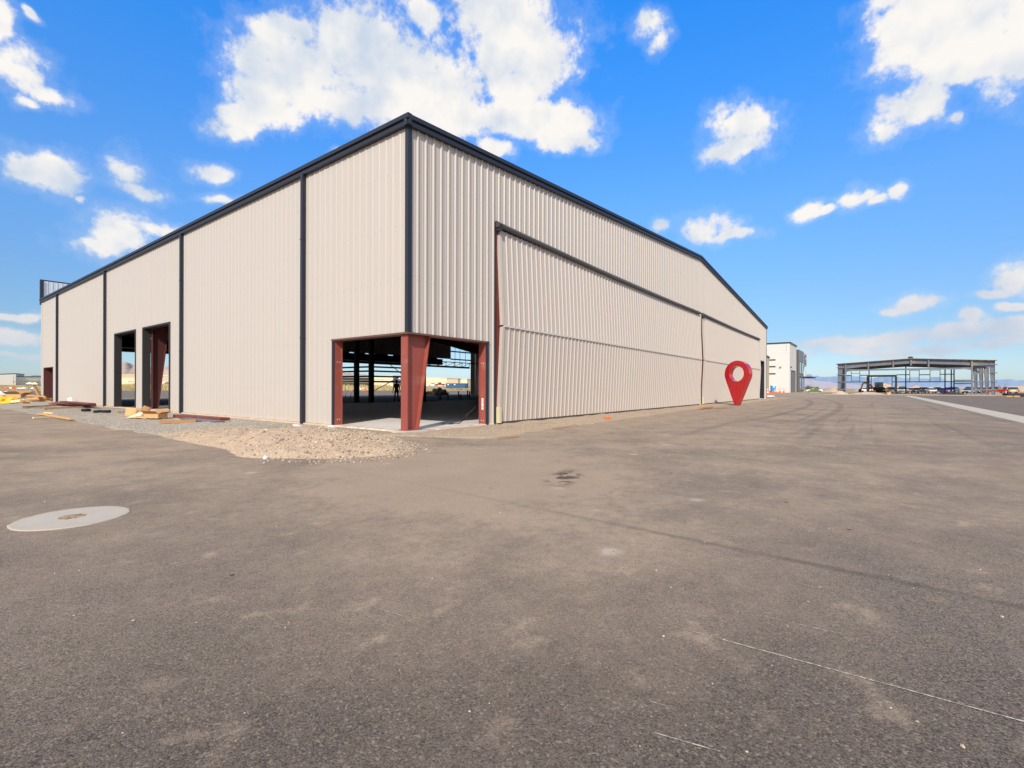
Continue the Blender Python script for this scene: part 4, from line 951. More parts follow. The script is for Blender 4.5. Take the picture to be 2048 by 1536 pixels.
# ------------------------------------------------------------------ people
def person(loc, rz, label, lean=0.0, H=1.80):
    root = empty('person', label, 'person', loc, rz)
    J = {'pel': (0, 0, .95), 'wst': (0, 0, 1.10), 'chs': (0, -.01, 1.36), 'nk': (0, -.01, 1.50), 'hd': (0, .02, 1.60), 'top': (0, .02, 1.76)}
    R = {'pel': .145, 'wst': .135, 'chs': .16, 'nk': .062, 'hd': .085, 'top': .075}
    E = [('pel', 'wst'), ('wst', 'chs'), ('chs', 'nk'), ('nk', 'hd'), ('hd', 'top')]
    for s, n in ((-1, 'l'), (1, 'r')):
        J.update({n+'hip': (s*.10, 0, .90), n+'kn': (s*.13, .03, .50), n+'an': (s*.15, -.01, .09), n+'toe': (s*.17, .17, .045),
                  n+'sh': (s*.20, -.01, 1.42), n+'el': (s*.27, -.02, 1.12), n+'wr': (s*.26, .10, .88), n+'pm': (s*.255, .13, .80)})
        R.update({n+'hip': .105, n+'kn': .065, n+'an': .048, n+'toe': .04, n+'sh': .075, n+'el': .048, n+'wr': .034, n+'pm': .036})
        E += [('pel', n+'hip'), (n+'hip', n+'kn'), (n+'kn', n+'an'), (n+'an', n+'toe'), ('chs', n+'sh'), (n+'sh', n+'el'), (n+'el', n+'wr'), (n+'wr', n+'pm')]
        for k in range(4):
            dy = -.024 + .018*k; ln = (.065, .078, .082, .062)[k]
            J[f'{n}f{k}a'] = (s*.250, .135 + dy, .765); J[f'{n}f{k}b'] = (s*.238, .145 + dy, .765 - ln); R[f'{n}f{k}a'] = .010; R[f'{n}f{k}b'] = .008
            E += [(n+'pm', f'{n}f{k}a'), (f'{n}f{k}a', f'{n}f{k}b')]
        J[n+'t1'] = (s*.235, .175, .80); J[n+'t2'] = (s*.225, .195, .755); R[n+'t1'] = .013; R[n+'t2'] = .010
        E += [(n+'pm', n+'t1'), (n+'t1', n+'t2')]
    names = list(J); ix = {k: i for i, k in enumerate(names)}
    me = bpy.data.meshes.new('body'); me.from_pydata([J[k] for k in names], [(ix[a], ix[c]) for a, c in E], [])
    o = bpy.data.objects.new('tmp', me); COL.objects.link(o)
    o.modifiers.new('skin', 'SKIN'); sub = o.modifiers.new('sub', 'SUBSURF'); sub.levels = 2; sub.render_levels = 2
    sv = me.skin_vertices[0].data
    for k in names: sv[ix[k]].radius = (R[k], R[k]*.85); sv[ix[k]].use_root = (k == 'pel')
    dg = bpy.context.evaluated_depsgraph_get(); m2 = bpy.data.meshes.new_from_object(o.evaluated_get(dg)); m2.name = 'body'
    bpy.data.objects.remove(o)
    m2.materials.clear()
    for mm in (MATS['skin'], MATS['work_jacket'], MATS['work_trousers'], MATS['work_boots']): m2.materials.append(mm)
    for p in m2.polygons:
        c = p.center; p.use_smooth = True
        p.material_index = 3 if c.z < .14 else 2 if (c.z < 1.0 and abs(c.x) < .215) else 0 if (c.z > 1.50 or c.z < .87) else 1
    o = bpy.data.objects.new('body', m2); COL.objects.link(o); o.parent = root
    h = MB(); rings = []
    for t, rr in ((0, .135), (.01, .135), (.012, .112), (.05, .108), (.09, .085), (.115, .03)):
        rings.append([(rr*math.cos(a), .02 + rr*1.15*math.sin(a), 1.70 + t) for a in (2*math.pi*j/16 for j in range(16))])
    h.loft(rings); h.build('hard_hat', M_black, root, smooth_=True)
    f = MB(); f.tube([(0, .10, 1.63), (0, .125, 1.61)], [.012, .014], 6); f.build('nose', MATS['skin'], root)
    root.scale = (H/1.80,)*3
    return root
simple('skin', rgb(150, 105, 85), 0.6); simple('work_jacket', rgb(42, 42, 46), 0.85); simple('work_trousers', rgb(36, 40, 50), 0.85); simple('work_boots', rgb(44, 34, 28), 0.7)
p = gp(793, 804.5, 0.05); person((p.x, p.y, 0.05), AZ - math.pi/2 + R_(165), 'worker in dark clothes and hard hat standing on the slab inside the hangar')
p = gp(804.5, 800, 0.05); person((p.x, p.y, 0.05), AZ + R_(40), 'second worker in dark clothes half hidden behind the red corner column', H=1.6)

# ------------------------------------------------------------------ buildings beyond
M_cream = simple('cream_siding', rgb(226, 212, 182), 0.6, var=0.05)
M_tan2 = simple('tan_siding', rgb(196, 180, 150), 0.6, var=0.06)
M_grey2 = simple('pale_grey_siding', rgb(200, 197, 190), 0.6, var=0.05)
M_olive = simple('olive_roof', rgb(150, 140, 112), 0.7, var=0.08)
def block(u0, u1, vt0, vt1, vb, d0, d1, dep, name, label, wallm, roofm, extras=None, cat='hangar'):
    """building whose front runs between two sight lines at distances d0 and d1"""
    A, Bq = at(u0, vb, d0), at(u1, vb, d1); zt0, zt1 = at(u0, vt0, d0).z, at(u1, vt1, d1).z
    z0 = min(ground_h(A.x, A.y), ground_h(Bq.x, Bq.y)) - 0.3
    L = (Vector((Bq.x, Bq.y, 0)) - Vector((A.x, A.y, 0))).length; a = math.atan2(Bq.y - A.y, Bq.x - A.x)
    t = empty(name, label, cat, (A.x, A.y, 0), a)
    b = MB(); b.loft([[(0, 0, z0), (0, dep, z0), (0, dep, zt0), (0, 0, zt0)], [(L, 0, z0), (L, dep, z0), (L, dep, zt1), (L, 0, zt1)]]); b.build('wall', wallm, t)
    b = MB(); b.loft([[(-.2, -.2, zt0), (-.2, dep, zt0), (-.2, dep, zt0 + .3), (-.2, -.2, zt0 + .3)], [(L + .2, -.2, zt1), (L + .2, dep, zt1), (L + .2, dep, zt1 + .3), (L + .2, -.2, zt1 + .3)]]); b.build('roof', roofm, t)
    zg = A.z
    for (nm, f0, f1, h0, h1, mt) in (extras or ()):
        H_ = (zt0 + zt1) / 2 - z0; b = MB(); b.box(L*f0, L*f1, -0.12, 0.05, z0 + H_*h0, z0 + H_*h1); b.build(nm, mt, t)
    return t
M_pyel = simple('pale_yellow_panel', rgb(214, 206, 150), 0.6, var=0.05)
block(-20, 31.5, 749.5, 747.5, 771, 262, 268, 24, 'far_hangar', 'tall grey ribbed hangar at the left edge across the taxiway', M_grey2, M_dark, [('door_seam', .3, .31, .05, .8, M_tan2), ('wall_sign', .92, .955, .3, .38, M_lampr), ('door', .1, .9, .06, .88, M_grey2)])
block(33, 92, 753.5, 753.5, 771, 270, 282, 22, 'far_hangar', 'lower cream hangar with pale yellow door band across the taxiway', M_grey2, M_dark, [('door_band', .16, .74, .52, .72, M_pyel), ('door_rail', .02, .9, .48, .50, M_tan2), ('end_post', .0, .04, .05, .95, M_pyel)])
block(232, 276, 747, 746.5, 769, 310, 314, 30, 'far_hangar', 'olive roofed hangar seen through the first portal opening', M_tan2, M_olive)
block(228, 273, 755.5, 755, 769, 288, 292, 16, 'far_building', 'cream building with a vent seen through the first portal opening', M_cream, M_cream, [('vent', .62, .86, .45, .6, M_tan2)], 'building')
block(314, 352, 752, 752, 770, 290, 292, 25, 'far_hangar', 'tan hangar with white roof edge seen through the second portal opening', M_tan2, M_white, [('door', .3, .5, .02, .5, M_grey2)])
block(672, 738, 752.5, 752.5, 771, 300, 296, 20, 'office_building', 'two storey office with dark glass bands seen through the hangar corner', M_tan2, M_dsteel, [('window_band', .05, .98, .58, .86, M_glass), ('window_band', .05, .98, .08, .36, M_glass), ('balcony', .0, 1.0, .40, .56, M_tan2)], 'building')
block(744, 786, 752, 752, 772, 290, 286, 20, 'far_building', 'cream building with a row of small windows seen through the hangar corner', M_cream, M_cream, [('window', .1, .14, .5, .56, M_glass), ('window', .3, .34, .5, .56, M_glass), ('window', .5, .54, .5, .56, M_glass), ('window', .68, .72, .5, .56, M_glass), ('window', .86, .92, .42, .56, M_glass), ('awning', .0, .6, .66, .72, M_tan2)], 'building')
block(786, 802, 752.5, 752.5, 772, 284, 284, 14, 'far_building', 'dark slate tower block beside the cream building in the distance', simple('slate_panel', rgb(80, 84, 100), 0.6), M_dsteel, [('wall_sign', .7, .95, .72, .88, M_white)], 'building')
block(851, 894, 754.3, 757.0, 772, 300, 296, 30, 'far_hangar', 'wide cream hangar with panelled doors seen right of the red column', M_cream, M_cream, [('door_rail', .05, .98, .50, .53, M_tan2), ('door_rail', .05, .98, .25, .27, M_tan2), ('door_seam', .52, .535, .02, .5, M_tan2)])
block(894.3, 916, 757.3, 758, 772, 292, 290, 20, 'far_hangar', 'tan hangar with a dark low door seen behind the blue dumpster', M_tan2, M_olive, [('door', .08, .68, .1, .36, M_dsteel), ('side_door', .76, .96, .1, .42, M_dsteel)])
block(916.3, 934, 758.5, 758.5, 772, 294, 292, 20, 'far_hangar', 'cream hangar with a wall lamp at the right end of the distant row', M_cream, M_cream, [('wall_lamp', .04, .12, .72, .82, M_dsteel), ('door', .2, .9, .05, .5, M_tan2)])

# dumpster
def dumpster():
    A = at(891.5, 779, 205); Bq = at(930, 779, 200); z0 = ground_h(A.x, A.y); L = (Bq - A).length
    t = empty('dumpster', 'long blue roll-off dumpster on the grass beyond the hangar', 'dumpster', (A.x, A.y, z0 + 0.3), math.atan2(Bq.y - A.y, Bq.x - A.x))
    mm = simple('blue_painted_steel', rgb(62, 96, 130), 0.6, var=0.15, scale=1)
    b = MB(); b.box(0, L, 0, 2.4, 0.2, 0.35)
    for (x0, x1, y0, y1) in ((0, L, 0, .08), (0, L, 2.32, 2.4), (0, .08, .08, 2.32), (L - .08, L, .08, 2.32)): b.box(x0, x1, y0, y1, .35, 2.25)
    b.build('bin', mm, t)
    b = MB(); b.box(-.05, L + .05, -.08, .0, 2.1, 2.28); b.build('rim', mm, t)
    for i in range(6):
        x = 1.9 + i * (L - 2) / 6; b = MB(); b.box(x, x + .12, -.10, 0, .3, 2.1); b.build('rib', mm, t)
    for x in (1.0, 4.4): b = MB(); b.box(x, x + .8, -.13, -.10, 1.5, 1.95); b.build('sticker', M_white, t)
dumpster()

# white office hangar at right
def white_building():
    C0 = at(1579.3, 785, 145); x0, y0 = C0.x, C0.y; zt = at(1579.3, 684, 145).z
    t = empty('white_building', 'tall white tilt-up building with dark glazed tower beyond the hangar', 'building', (x0, y0, 0))
    m, nt, b = newmat('white_tiltup'); pos = nd(nt, 'ShaderNodeNewGeometry').outputs['Position']
    sx = nd(nt, 'ShaderNodeSeparateXYZ', ins={0: pos}); c = mixc(nt, noise_(nt, pos, 0.5, 4, 0.6), (0.60, 0.575, 0.545, 1), (0.68, 0.655, 0.625, 1))
    jz = smooth(nt, math_(nt, 'PINGPONG', sx.outputs[2], 2.0), 0.07, 0.02, 0, 0.3); c = mixc(nt, jz, c, (0.45, 0.42, 0.38, 1)); nt.links.new(c, b.inputs['Base Color']); b.inputs['Roughness'].default_value = 0.8
    LB = on_y(1592.6, 785, y0).x - x0
    b = MB(); b.box(0, LB, 0, 30, -0.2, zt - 0.3); b.build('wall', m, t)
    b = MB(); b.box(-.25, LB + .25, -.25, 30, zt - 0.3, zt); b.build('roof', M_dark, t)
    pl = lambda u, v: on_x(u, v, x0)
    for v in (719.7, 733.2, 747.5):
        a, c_ = pl(1534, v), pl(1551, v); b = MB(); b.box(-.06, .1, c_.y - y0, a.y - y0, c_.z - .19, c_.z + .19); f = b.build('window', M_dsteel, t); b = MB(); b.box(-.09, -.061, c_.y - y0 + .1, a.y - y0 - .1, c_.z - .13, c_.z + .11); b.build('pane', M_glass, f)
    q = pl(1560.7, 734.5); b = MB(); b.box(-.4, .0, q.y - y0 - .15, q.y - y0 + .15, q.z - .15, q.z + .15); b.build('wall_lamp', M_dsteel, t)
    # house number painted down the corner
    for i, ch in enumerate('17117'):
        q = pl(1572.6, 690.5 + 2.6 * i); fc = bpy.data.curves.new('wall_number', 'FONT'); fc.body = ch; fc.size = 0.5; fo = bpy.data.objects.new('tmp', fc); COL.objects.link(fo)
        dg = bpy.context.evaluated_depsgraph_get(); me = bpy.data.meshes.new_from_object(fo.evaluated_get(dg)); bpy.data.objects.remove(fo)
        me.materials.clear(); me.materials.append(MATS['grey_steel']); o = bpy.data.objects.new('wall_number', me); COL.objects.link(o); o.parent = t
        o.location = (-.012, q.y - y0 + .15, q.z - .25); o.rotation_euler = (math.pi/2, 0, -math.pi/2)
    gy = lambda u, v: on_y(u, v, y0)
    a, c_ = gy(1582.3, 742), gy(1590, 744); b = MB(); b.box(a.x - x0, c_.x - x0, -.05, .1, 0, a.z); f = b.build('roller_door', simple('grey_roller_door', rgb(112, 110, 116), 0.5), t)
    b = MB(); b.box(a.x - x0 - .2, a.x - x0, -.12, 0, 0, a.z); b.box(c_.x - x0, c_.x - x0 + .2, -.12, 0, 0, a.z); b.box(a.x - x0 - .2, c_.x - x0 + .2, -.122, 0, a.z, a.z + .25); b.build('frame', M_dsteel, f)
    q = gy(1580.7, 734.5); b = MB(); b.box(q.x - x0 - .2, q.x - x0 + .2, -.35, 0, q.z - .2, q.z + .2); b.build('wall_lamp', M_dsteel, t)
    # dark tower
    y1 = on_x(1597.8, 699, x0 + LB + .6).y - y0; A = on_y(1597.8, 699, y0 + y1); B2 = on_y(1607.6, 704, y0 + y1); xa, xb_ = A.x - x0, B2.x - x0
    b = MB(); b.box(xa, xb_, y1, y1 + 9, -.2, A.z); b.build('tower', simple('slate_cladding', rgb(112, 120, 134), 0.55, var=0.05), t)
    b = MB(); b.box(xa - .05, xa - .003, y1 + .05, y1 + 8.9, 0, A.z - .1); b.build('tower_side', simple('brown_cladding', rgb(86, 82, 84), 0.6), t)
    for (f0, f1) in ((.08, .40), (.55, .88)):
        for (h0, h1) in ((.5, 5.2), (6.0, 10.2)):
            b = MB(); b.box(xa + (xb_-xa)*f0, xa + (xb_-xa)*f1, y1 - .05, y1 + .1, h0, h1); f = b.build('window', M_dsteel, t)
            b = MB(); b.box(xa + (xb_-xa)*f0 + .25, xa + (xb_-xa)*f1 - .25, y1 - .09, y1 - .051, h0 + .2, h1 - .2); b.build('pane', simple('tower_glass', rgb(120, 122, 116), 0.1, spec=0.8), f)
    # sign box with dark emblem
    y2 = on_x(1607.7, 720, x0 + xb_ + .3).y - y0; C_ = on_y(1607.7, 706, y0 + y2); D_ = on_y(1613.3, 708, y0 + y2); E_ = on_y(1613, 733, y0 + y2); xs0, xs1 = C_.x - x0, D_.x - x0; zs0, zs1 = E_.z, C_.z
    b = MB(); b.box(xs0, xs1, y2, y2 + 6, zs0, zs1); s = b.build('sign_box', simple('pale_sign_panel', rgb(178, 178, 180), 0.5), t)
    b = MB(); W, Hs = xs1 - xs0, zs1 - zs0
    for (f0, f1, h0, h1) in ((.15, .8, .12, .2), (.15, .33, .2, .5), (.6, .78, .2, .42), (.15, .42, .55, .80), (.5, .72, .72, .88), (.45, .8, .46, .52)):
        b.box(xs0 + W*f0, xs0 + W*f1, y2 - .06, y2 - .002, zs0 + Hs*h0, zs0 + Hs*h1)
    b.build('emblem', M_dark, s)
    b = MB(); b.box(xs0 + W*.5, xs0 + W*.8, y2 - .07, y2 - .003, zs0 + Hs*.60, zs0 + Hs*.67); b.build('emblem_dot', M_white, s)
    b = MB(); b.box(xs0 + .2, xs1 - 1.5, y2 + .5, y2 + 5, -.2, zs0 - .003); b.build('glazed_corner', M_white, t)
    b = MB(); b.box(xs0 + W*.4, xs0 + W*.6, y2 + .42, y2 + .6, .2, zs0 - .6); b.build('window', simple('amber_glass', rgb(150, 132, 76), 0.15, spec=0.8), t)
    b = MB(); b.box(xb_ - 2, xs1 + 6, y2 - 2.4, y2 + .4, 5.0, 5.35); b.build('canopy', M_dsteel, t)
    b = MB(); b.box(xs0 + .5, xs0 + W*.7, y2 - .2, y2 + .4, 5.36, 7.3); b.build('canopy_sign', M_white, t)
white_building()
# annex beyond the hangar
def annex():
    x0 = on_y(1533.5, 780, 2.0).x; A = on_y(1533.4, 712, 2.0); Bq = on_y(1538.3, 716.5, 2.0)
    t = empty('annex', 'narrow tan annex with brown openings just past the hangar end', 'building', (WID + 4, 2.0, 0))
    L = max(2.0, Bq.x - (WID + 4)); b = MB(); b.loft([[(0, 0, -.1), (0, 8, -.1), (0, 8, A.z + .3), (0, 0, A.z + .3)], [(L, 0, -.1), (L, 8, -.1), (L, 8, Bq.z), (L, 0, Bq.z)]]); b.build('wall', M_tan2, t)
    b = MB(); b.loft([[(-.1, -.1, A.z + .3), (-.1, 8, A.z + .3), (-.1, 8, A.z + .5), (-.1, -.1, A.z + .5)], [(L + .1, -.1, Bq.z), (L + .1, 8, Bq.z), (L + .1, 8, Bq.z + .2), (L + .1, -.1, Bq.z + .2)]]); b.build('roof', M_dark, t)
    for (z0, z1, nm) in ((0, Bq.z * .38, 'doorway'), (Bq.z * .60, Bq.z * .78, 'window')):
        b = MB(); b.box(L*.35, L*.72, -.06, .1, z0, z1); b.build(nm, simple('brown_opening', rgb(110, 48, 42), 0.6), t)
annex()

# ------------------------------------------------------------------ site things at right
def porta():
    p = gp(1546, 784.8); s = 1.0
    t = empty('portable_toilet', 'blue portable toilet with white roof by the white building', 'portable toilet', (p.x, p.y, 0), R_(-62))
    b = MB(); b.box(-.55, .55, -.6, .6, 0, 2.05); b.build('cabin', M_blue, t, bevel=.03)
    b = MB(); b.loft([[(-.6, -.65, 2.05), (.6, -.65, 2.05), (.6, .65, 2.05), (-.6, .65, 2.05)], [(-.55, -.6, 2.2), (.55, -.6, 2.2), (.55, .6, 2.2), (-.55, .6, 2.2)], [(-.35, -.3, 2.36), (.35, -.3, 2.36), (.35, .3, 2.36), (-.35, .3, 2.36)]]); b.build('roof', M_white, t)
    b = MB(); b.box(-.42, .42, -.64, -.601, .12, 1.95); d = b.build('door', M_blue, t, bevel=.01)
    b = MB(); b.box(-.25, .25, -.655, -.641, 1.5, 1.85); b.build('door_sign', M_white, d)
    b = MB(); b.box(.551, .60, -.5, .5, .1, 2.0); b.build('side_panel', M_tan2, t)
    b = MB(); b.tube([(.3, .45, 2.1), (.3, .45, 2.6)], .06, 8); b.build('vent_pipe', M_white, t)
    b = MB(); b.box(-.6, .6, -.65, .65, -.02, .1); b.build('skid', M_dsteel, t)
porta()
def cone_proto(p, label, s=1.0):
    t = empty('traffic_cone', label, 'traffic cone', p, 0, 'orange cones by the white building')
    b = MB(); b.box(-.28, .28, -.28, .28, 0, .06); b.build('base', M_orange, t)
    b = MB(); b.disc((0, 0, .06), .2, 16, h=1.0, r2=.05); b.build('cone', M_orange, t)
    for z in (.45, .75):
        b = MB(); b.disc((0, 0, z), .2 - .15*(z-.06) + .012, 16, h=.14, r2=.2 - .15*(z + .08) + .012); b.build('reflective_band', M_white, t)
    return t
p = gp(1549.5, 786.5); c0 = cone_proto((p.x, p.y, 0), 'orange traffic cone directly beside the blue toilet')
for (u, v, lab) in ((1560, 786.3, 'tall orange striped cone left of the outermost cone'), (1567.5, 786, 'outermost orange striped cone before the white wall'), (1534.5, 794, 'orange cone just past the hangar corner')):
    p = gp(u, v); o = copy_thing(c0, (p.x, p.y, 0), 0.3, lab); o.scale = (1.3, 1.3, 1.3)
b = MB(); A, Bq = gp(1538, 786.3), gp(1559, 786.5)
for i in range(10): b.beam(A.lerp(Bq, i/10) + UP*(.2 + .1*math.sin(i*2)), A.lerp(Bq, (i+.8)/10) + UP*(.2 + .1*math.sin(i*2 + 1.6)), .05, .22)
tag(b.build('barrier_mesh', M_orange), 'low sagging orange barrier netting strung below the blue toilet', 'barrier')
p = gp(1540, 794.6); lump('plastic_bag', (p.x, p.y, .1), (0.7, 0.5, .2), M_white, 'crumpled white plastic sheet on the soil past the hangar corner', 'plastic', 3.9)
def transformer():
    p = gp(1629, 785); d = 145
    m = simple('green_enamel', rgb(92, 112, 78), 0.5); rz = math.atan2(*(p - CAM).yx) - math.pi/2
    t = empty('transformer_box', 'olive green utility transformer box with pale stickers', 'transformer', (p.x, p.y, 0), rz)
    b = MB(); b.box(-1.05, 1.05, -.7, .7, .1, 1.55); b.build('cabinet', m, t, bevel=.02)
    b = MB(); b.loft([[(-1.1, -.8, 1.55), (1.1, -.8, 1.55), (1.1, .75, 1.55), (-1.1, .75, 1.55)], [(-1.08, -.72, 1.66), (1.08, -.72, 1.66), (1.08, .75, 1.66), (-1.08, .75, 1.66)]]); b.build('lid', m, t)
    b = MB(); b.box(-1.2, 1.2, -.9, .9, 0, .1); b.build('pad', M_conc, t)
    for (x, z) in ((-.2, 1.25), (-.55, .9)): b = MB(); b.box(x, x + .28, -.715, -.701, z, z + .2); b.build('sticker', M_pyel, t)
    b = MB(); b.box(-.01, .01, -.708, -.7005, .12, 1.5); b.build('door_seam', M_dsteel, t)
    t.scale = (1.05,) * 3
transformer()

# steel frame building
def steel_frame():
    x0 = 127.4; y0 = on_x(1675.5, 780, x0).y; y1 = on_x(1989.5, 780, x0).y
    W = y0 - y1; He = 6.95; Hr = 7.78; DX = 20.0; fr = (0, 6.4, 12.9, DX)
    t = empty('steel_frame_building', 'bare grey steel building frame with a thin roof and no walls', 'building frame', (x0, y0, 0))
    mid = W / 2
    top = lambda s: He + (Hr - He) * (1 - abs(s - mid) / mid)
    yy = lambda s: -s
    for fx in fr:
        for (s0, sg) in ((0, 1), (W, -1)):
            b = MB()
            def pr(d0, e0, d1, e1, w_): w_ = w_ * 1.25; b.loft([[(fx - w_, yy(s0 + sg*d0), 0), (fx + w_, yy(s0 + sg*d0), 0), (fx + w_, yy(s0 + sg*e0), 0), (fx - w_, yy(s0 + sg*e0), 0)], [(fx - w_, yy(s0 + sg*d1), He - .1), (fx + w_, yy(s0 + sg*d1), He - .1), (fx + w_, yy(s0 + sg*e1), He - .1), (fx - w_, yy(s0 + sg*e1), He - .1)]])
            pr(0, .04, 0, .04, .13); kb, kt = (.50, 1.05) if sg == 1 else (.34, .80); pr(.04, kb, .04, kt, .015); pr(kb, kb + .04, kt, kt + .04, .13); b.build('column', M_frame, t)
            b = MB()
            for (za, zb, w_) in ((-1.05, -.03, .015), (-1.08, -1.05, .13), (-.03, 0, .13)):
                rg = []
                for q in (0.0, .35, 1.0):
                    s_ = s0 + sg * mid * q; zt = top(s_) - .12; k = 1.12 if q == 0 else .85
                    rg.append([(fx - w_, yy(s_), zt + za * k), (fx + w_, yy(s_), zt + za * k), (fx + w_, yy(s_), zt + zb * k), (fx - w_, yy(s_), zt + zb * k)])
                b.loft(rg)
            b.build('rafter', M_frame, t)
    for s_ in [W * i / 22 for i in range(23)]:
        b = MB(); b.box(-.6, DX + .3, yy(s_) - .04, yy(s_) + .04, top(s_) - .13, top(s_) + .02); b.build('purlin', M_frame, t)
    b = MB()
    for (sa, sb) in ((-.35, mid), (mid, W + .35)):
        za, zb = top(max(0, sa)) + .03, top(min(W, sb)) + .03
        b.loft([[(-.7, yy(sa), za), (DX + .5, yy(sa), za), (DX + .5, yy(sa), za + .07), (-.7, yy(sa), za + .07)], [(-.7, yy(sb), zb), (DX + .5, yy(sb), zb), (DX + .5, yy(sb), zb + .07), (-.7, yy(sb), zb + .07)]])
    b.build('roof', simple('roof_edge_wood', rgb(186, 168, 146), 0.7), t)
    S = lambda u, x=x0: y0 - on_x(u, 770, x).y
    Z = lambda u, v, x=x0: on_x(u, v, x).z
    for (u, vt, vb) in ((1691, 725.5, 790), (1736.6, 722.5, 738), (1786.3, 719.5, 736), (1822, 717.5, 731), (1857, 718, 736), (1943.5, 720, 790)):
        s_ = S(u); zb = max(0, Z(u, vb)); b = MB(); b.box(-.32, -.16, yy(s_) - .14, yy(s_) + .14, zb, top(s_) - .15); b.build('post', M_frame, t)
    b = MB(); b.box(-.36, -.14, yy(S(1943)), yy(S(1692)), Z(1820, 738.5) - .18, Z(1820, 738.5) + .18); b.build('header_beam', M_frame, t)
    for z in (1.05, 2.75, 4.45, 6.1):
        for (sa, sb) in ((-.25, S(1690)), (S(1949), W + .35)):
            b = MB(); b.box(-.26, -.2, yy(sb), yy(sa), z - .09, z + .09); b.build('girt', M_frame, t)
    # eave girts down both sides
    # back wall framing
    xb_ = x0 + DX; SB = lambda u: y0 - on_x(u, 770, xb_).y; ZB = lambda u, v: on_x(u, v, xb_).z
    for (u, v0_, v1_) in ((1738, 735, 790), (1811.5, 730, 790), (1890, 731, 790), (1902.5, 731, 790), (1908, 737, 777)):
        s_ = SB(u); b = MB(); b.box(DX - .08, DX + .08, yy(s_) - .11, yy(s_) + .11, 0, ZB(u, v0_)); b.build('back_post', M_dsteel, t)
    for (ua, ub, v) in ((1692, 1743, 764), (1784, 1955, 763.5), (1720, 1735, 750.5), (1793, 1819, 749.5), (1838, 1860, 749.5), (1880, 1908, 748.5), (1692, 1702, 751), (1725, 1908, 777), (1908, 1945, 760.5), (1908, 1945, 767)):
        z = ZB((ua + ub) / 2, v); b = MB(); b.box(DX - .06, DX + .06, yy(SB(ub)), yy(SB(ua)), z - .10, z + .10); b.build('back_girt', M_dsteel, t)
    for (ua, ub, va, vb) in ((1702.5, 1719.5, 747, 761.5), (1819.5, 1838.3, 741, 755.8), (1860, 1880, 740.5, 755.5)):
        b = MB(); s0_, s1_ = SB(ua), SB(ub); z1_, z0_ = ZB(ua, va), ZB(ua, vb); ztop, zbot = ZB(ua, 738), ZB(ua, 763)
        b.box(DX - .05, DX + .05, yy(s0_) - .06, yy(s0_) + .06, zbot, ztop); b.box(DX - .05, DX + .05, yy(s1_) - .06, yy(s1_) + .06, zbot, ztop); b.box(DX - .05, DX + .05, yy(s1_) + .06, yy(s0_) - .06, z1_ - .05, z1_ + .05); b.box(DX - .05, DX + .05, yy(s1_) + .06, yy(s0_) - .06, z0_ - .05, z0_ + .05); b.build('window_frame', M_frame, t)
    # inner portal
    xm = x0 + 9; SM = lambda u: y0 - on_x(u, 770, xm).y; zt = on_x(1760, 750, xm).z; zu = on_x(1760, 753.7, xm).z
    b = MB(); b.box(8.9, 9.1, yy(SM(1793.5)), yy(SM(1733.5)), zu, zt); b.build('portal_beam', M_frame, t)
    for u in (1735, 1792): b = MB(); b.box(8.92, 9.08, yy(SM(u)) - .2, yy(SM(u)) + .2, 0, zu); b.build('portal_leg', M_frame, t)
    for u in (1742.5, 1784): b = MB(); b.box(8.95, 9.05, yy(SM(u)) - .07, yy(SM(u)) + .07, 0, zu); b.build('portal_stud', M_redd, t)
    b = MB(); b.disc((-.2, yy(mid), Hr + .1), .55, 12, h=.35, r2=.3); b.build('ridge_vent', M_dsteel, t)
    b = MB(); b.beam((.5, yy(W - 1.3), 4.6), (.5, yy(W - 3.4), 6.2), .2, .2); b.beam((6.4, yy(W - 1.3), 4.6), (6.4, yy(W - 3.4), 6.2), .2, .2); b.build('knee_brace', M_frame, t)
    return x0
steel_frame()
tag(bx('building_pad', 108, 152, -36, -1.5, -.2, .02, simple('pad_soil', (0.44, 0.34, 0.24, 1), 0.95, var=0.2, scale=0.6)), kind='structure')

# soil heaps
M_heap = soil_mat('heap_soil', (0.50, 0.36, 0.25, 1), (0.58, 0.43, 0.30, 1), (0.40, 0.29, 0.20, 1), 6)
def heap(u, v, half_w, hgt, d, label, mat, seed, asp=0.8, z=None):
    p = at(u, v, d); L = half_w * d / FOC; Hh = hgt * d / FOC
    xs = [i / 16 - 1 for i in range(33)]; b = MB()
    for y in xs:
        for x in xs:
            r = math.sqrt(x*x + y*y) * (1 + .22 * frac((x*1.2, y*1.2, seed), 1.0)); h = max(0, 1 - r**1.25) * (1 + .25*frac((x*2, y*2, seed+3), 1.5))
            b.v.append(Vector((x*L, y*L*asp, Hh*h - .05)))
    for j in range(32):
        for i in range(32): b.f.append((j*33+i, j*33+i+1, (j+1)*33+i+1, (j+1)*33+i)); b.mi.append(0)
    o = b.build('soil_heap', mat, smooth_=True); dd = p - CAM
    o.location = (p.x, p.y, ground_h(p.x, p.y) + .02 if z is None else z); o.rotation_euler = (0, 0, math.atan2(dd.y, dd.x) - math.pi/2); tag(o, label, 'soil heap'); return o
heap(1680, 789, 17, 8, 100, 'tan soil heap at the left foot of the steel frame', M_heap, 1, z=.0)
heap(1735, 789, 34, 5.5, 104, 'long low soil heap under the yellow excavator', M_heap, 2, .5, z=0)
M_asph = simple('dark_millings', rgb(62, 54, 52), 0.95, var=0.25, scale=3)
heap(1904, 788.5, 23, 7, 100, 'dark heap of asphalt millings in front of the blue car', M_asph, 3, z=0)
heap(1771, 779, 24, 17, 215, 'tallest tan soil heap behind the excavator cab', M_heap, 4)
heap(1800, 779, 26, 12, 225, 'pointed tan soil heap behind the dark suv', M_heap, 5)
heap(1832, 779, 30, 12, 230, 'broad tan soil heap behind the red car', M_heap, 6)
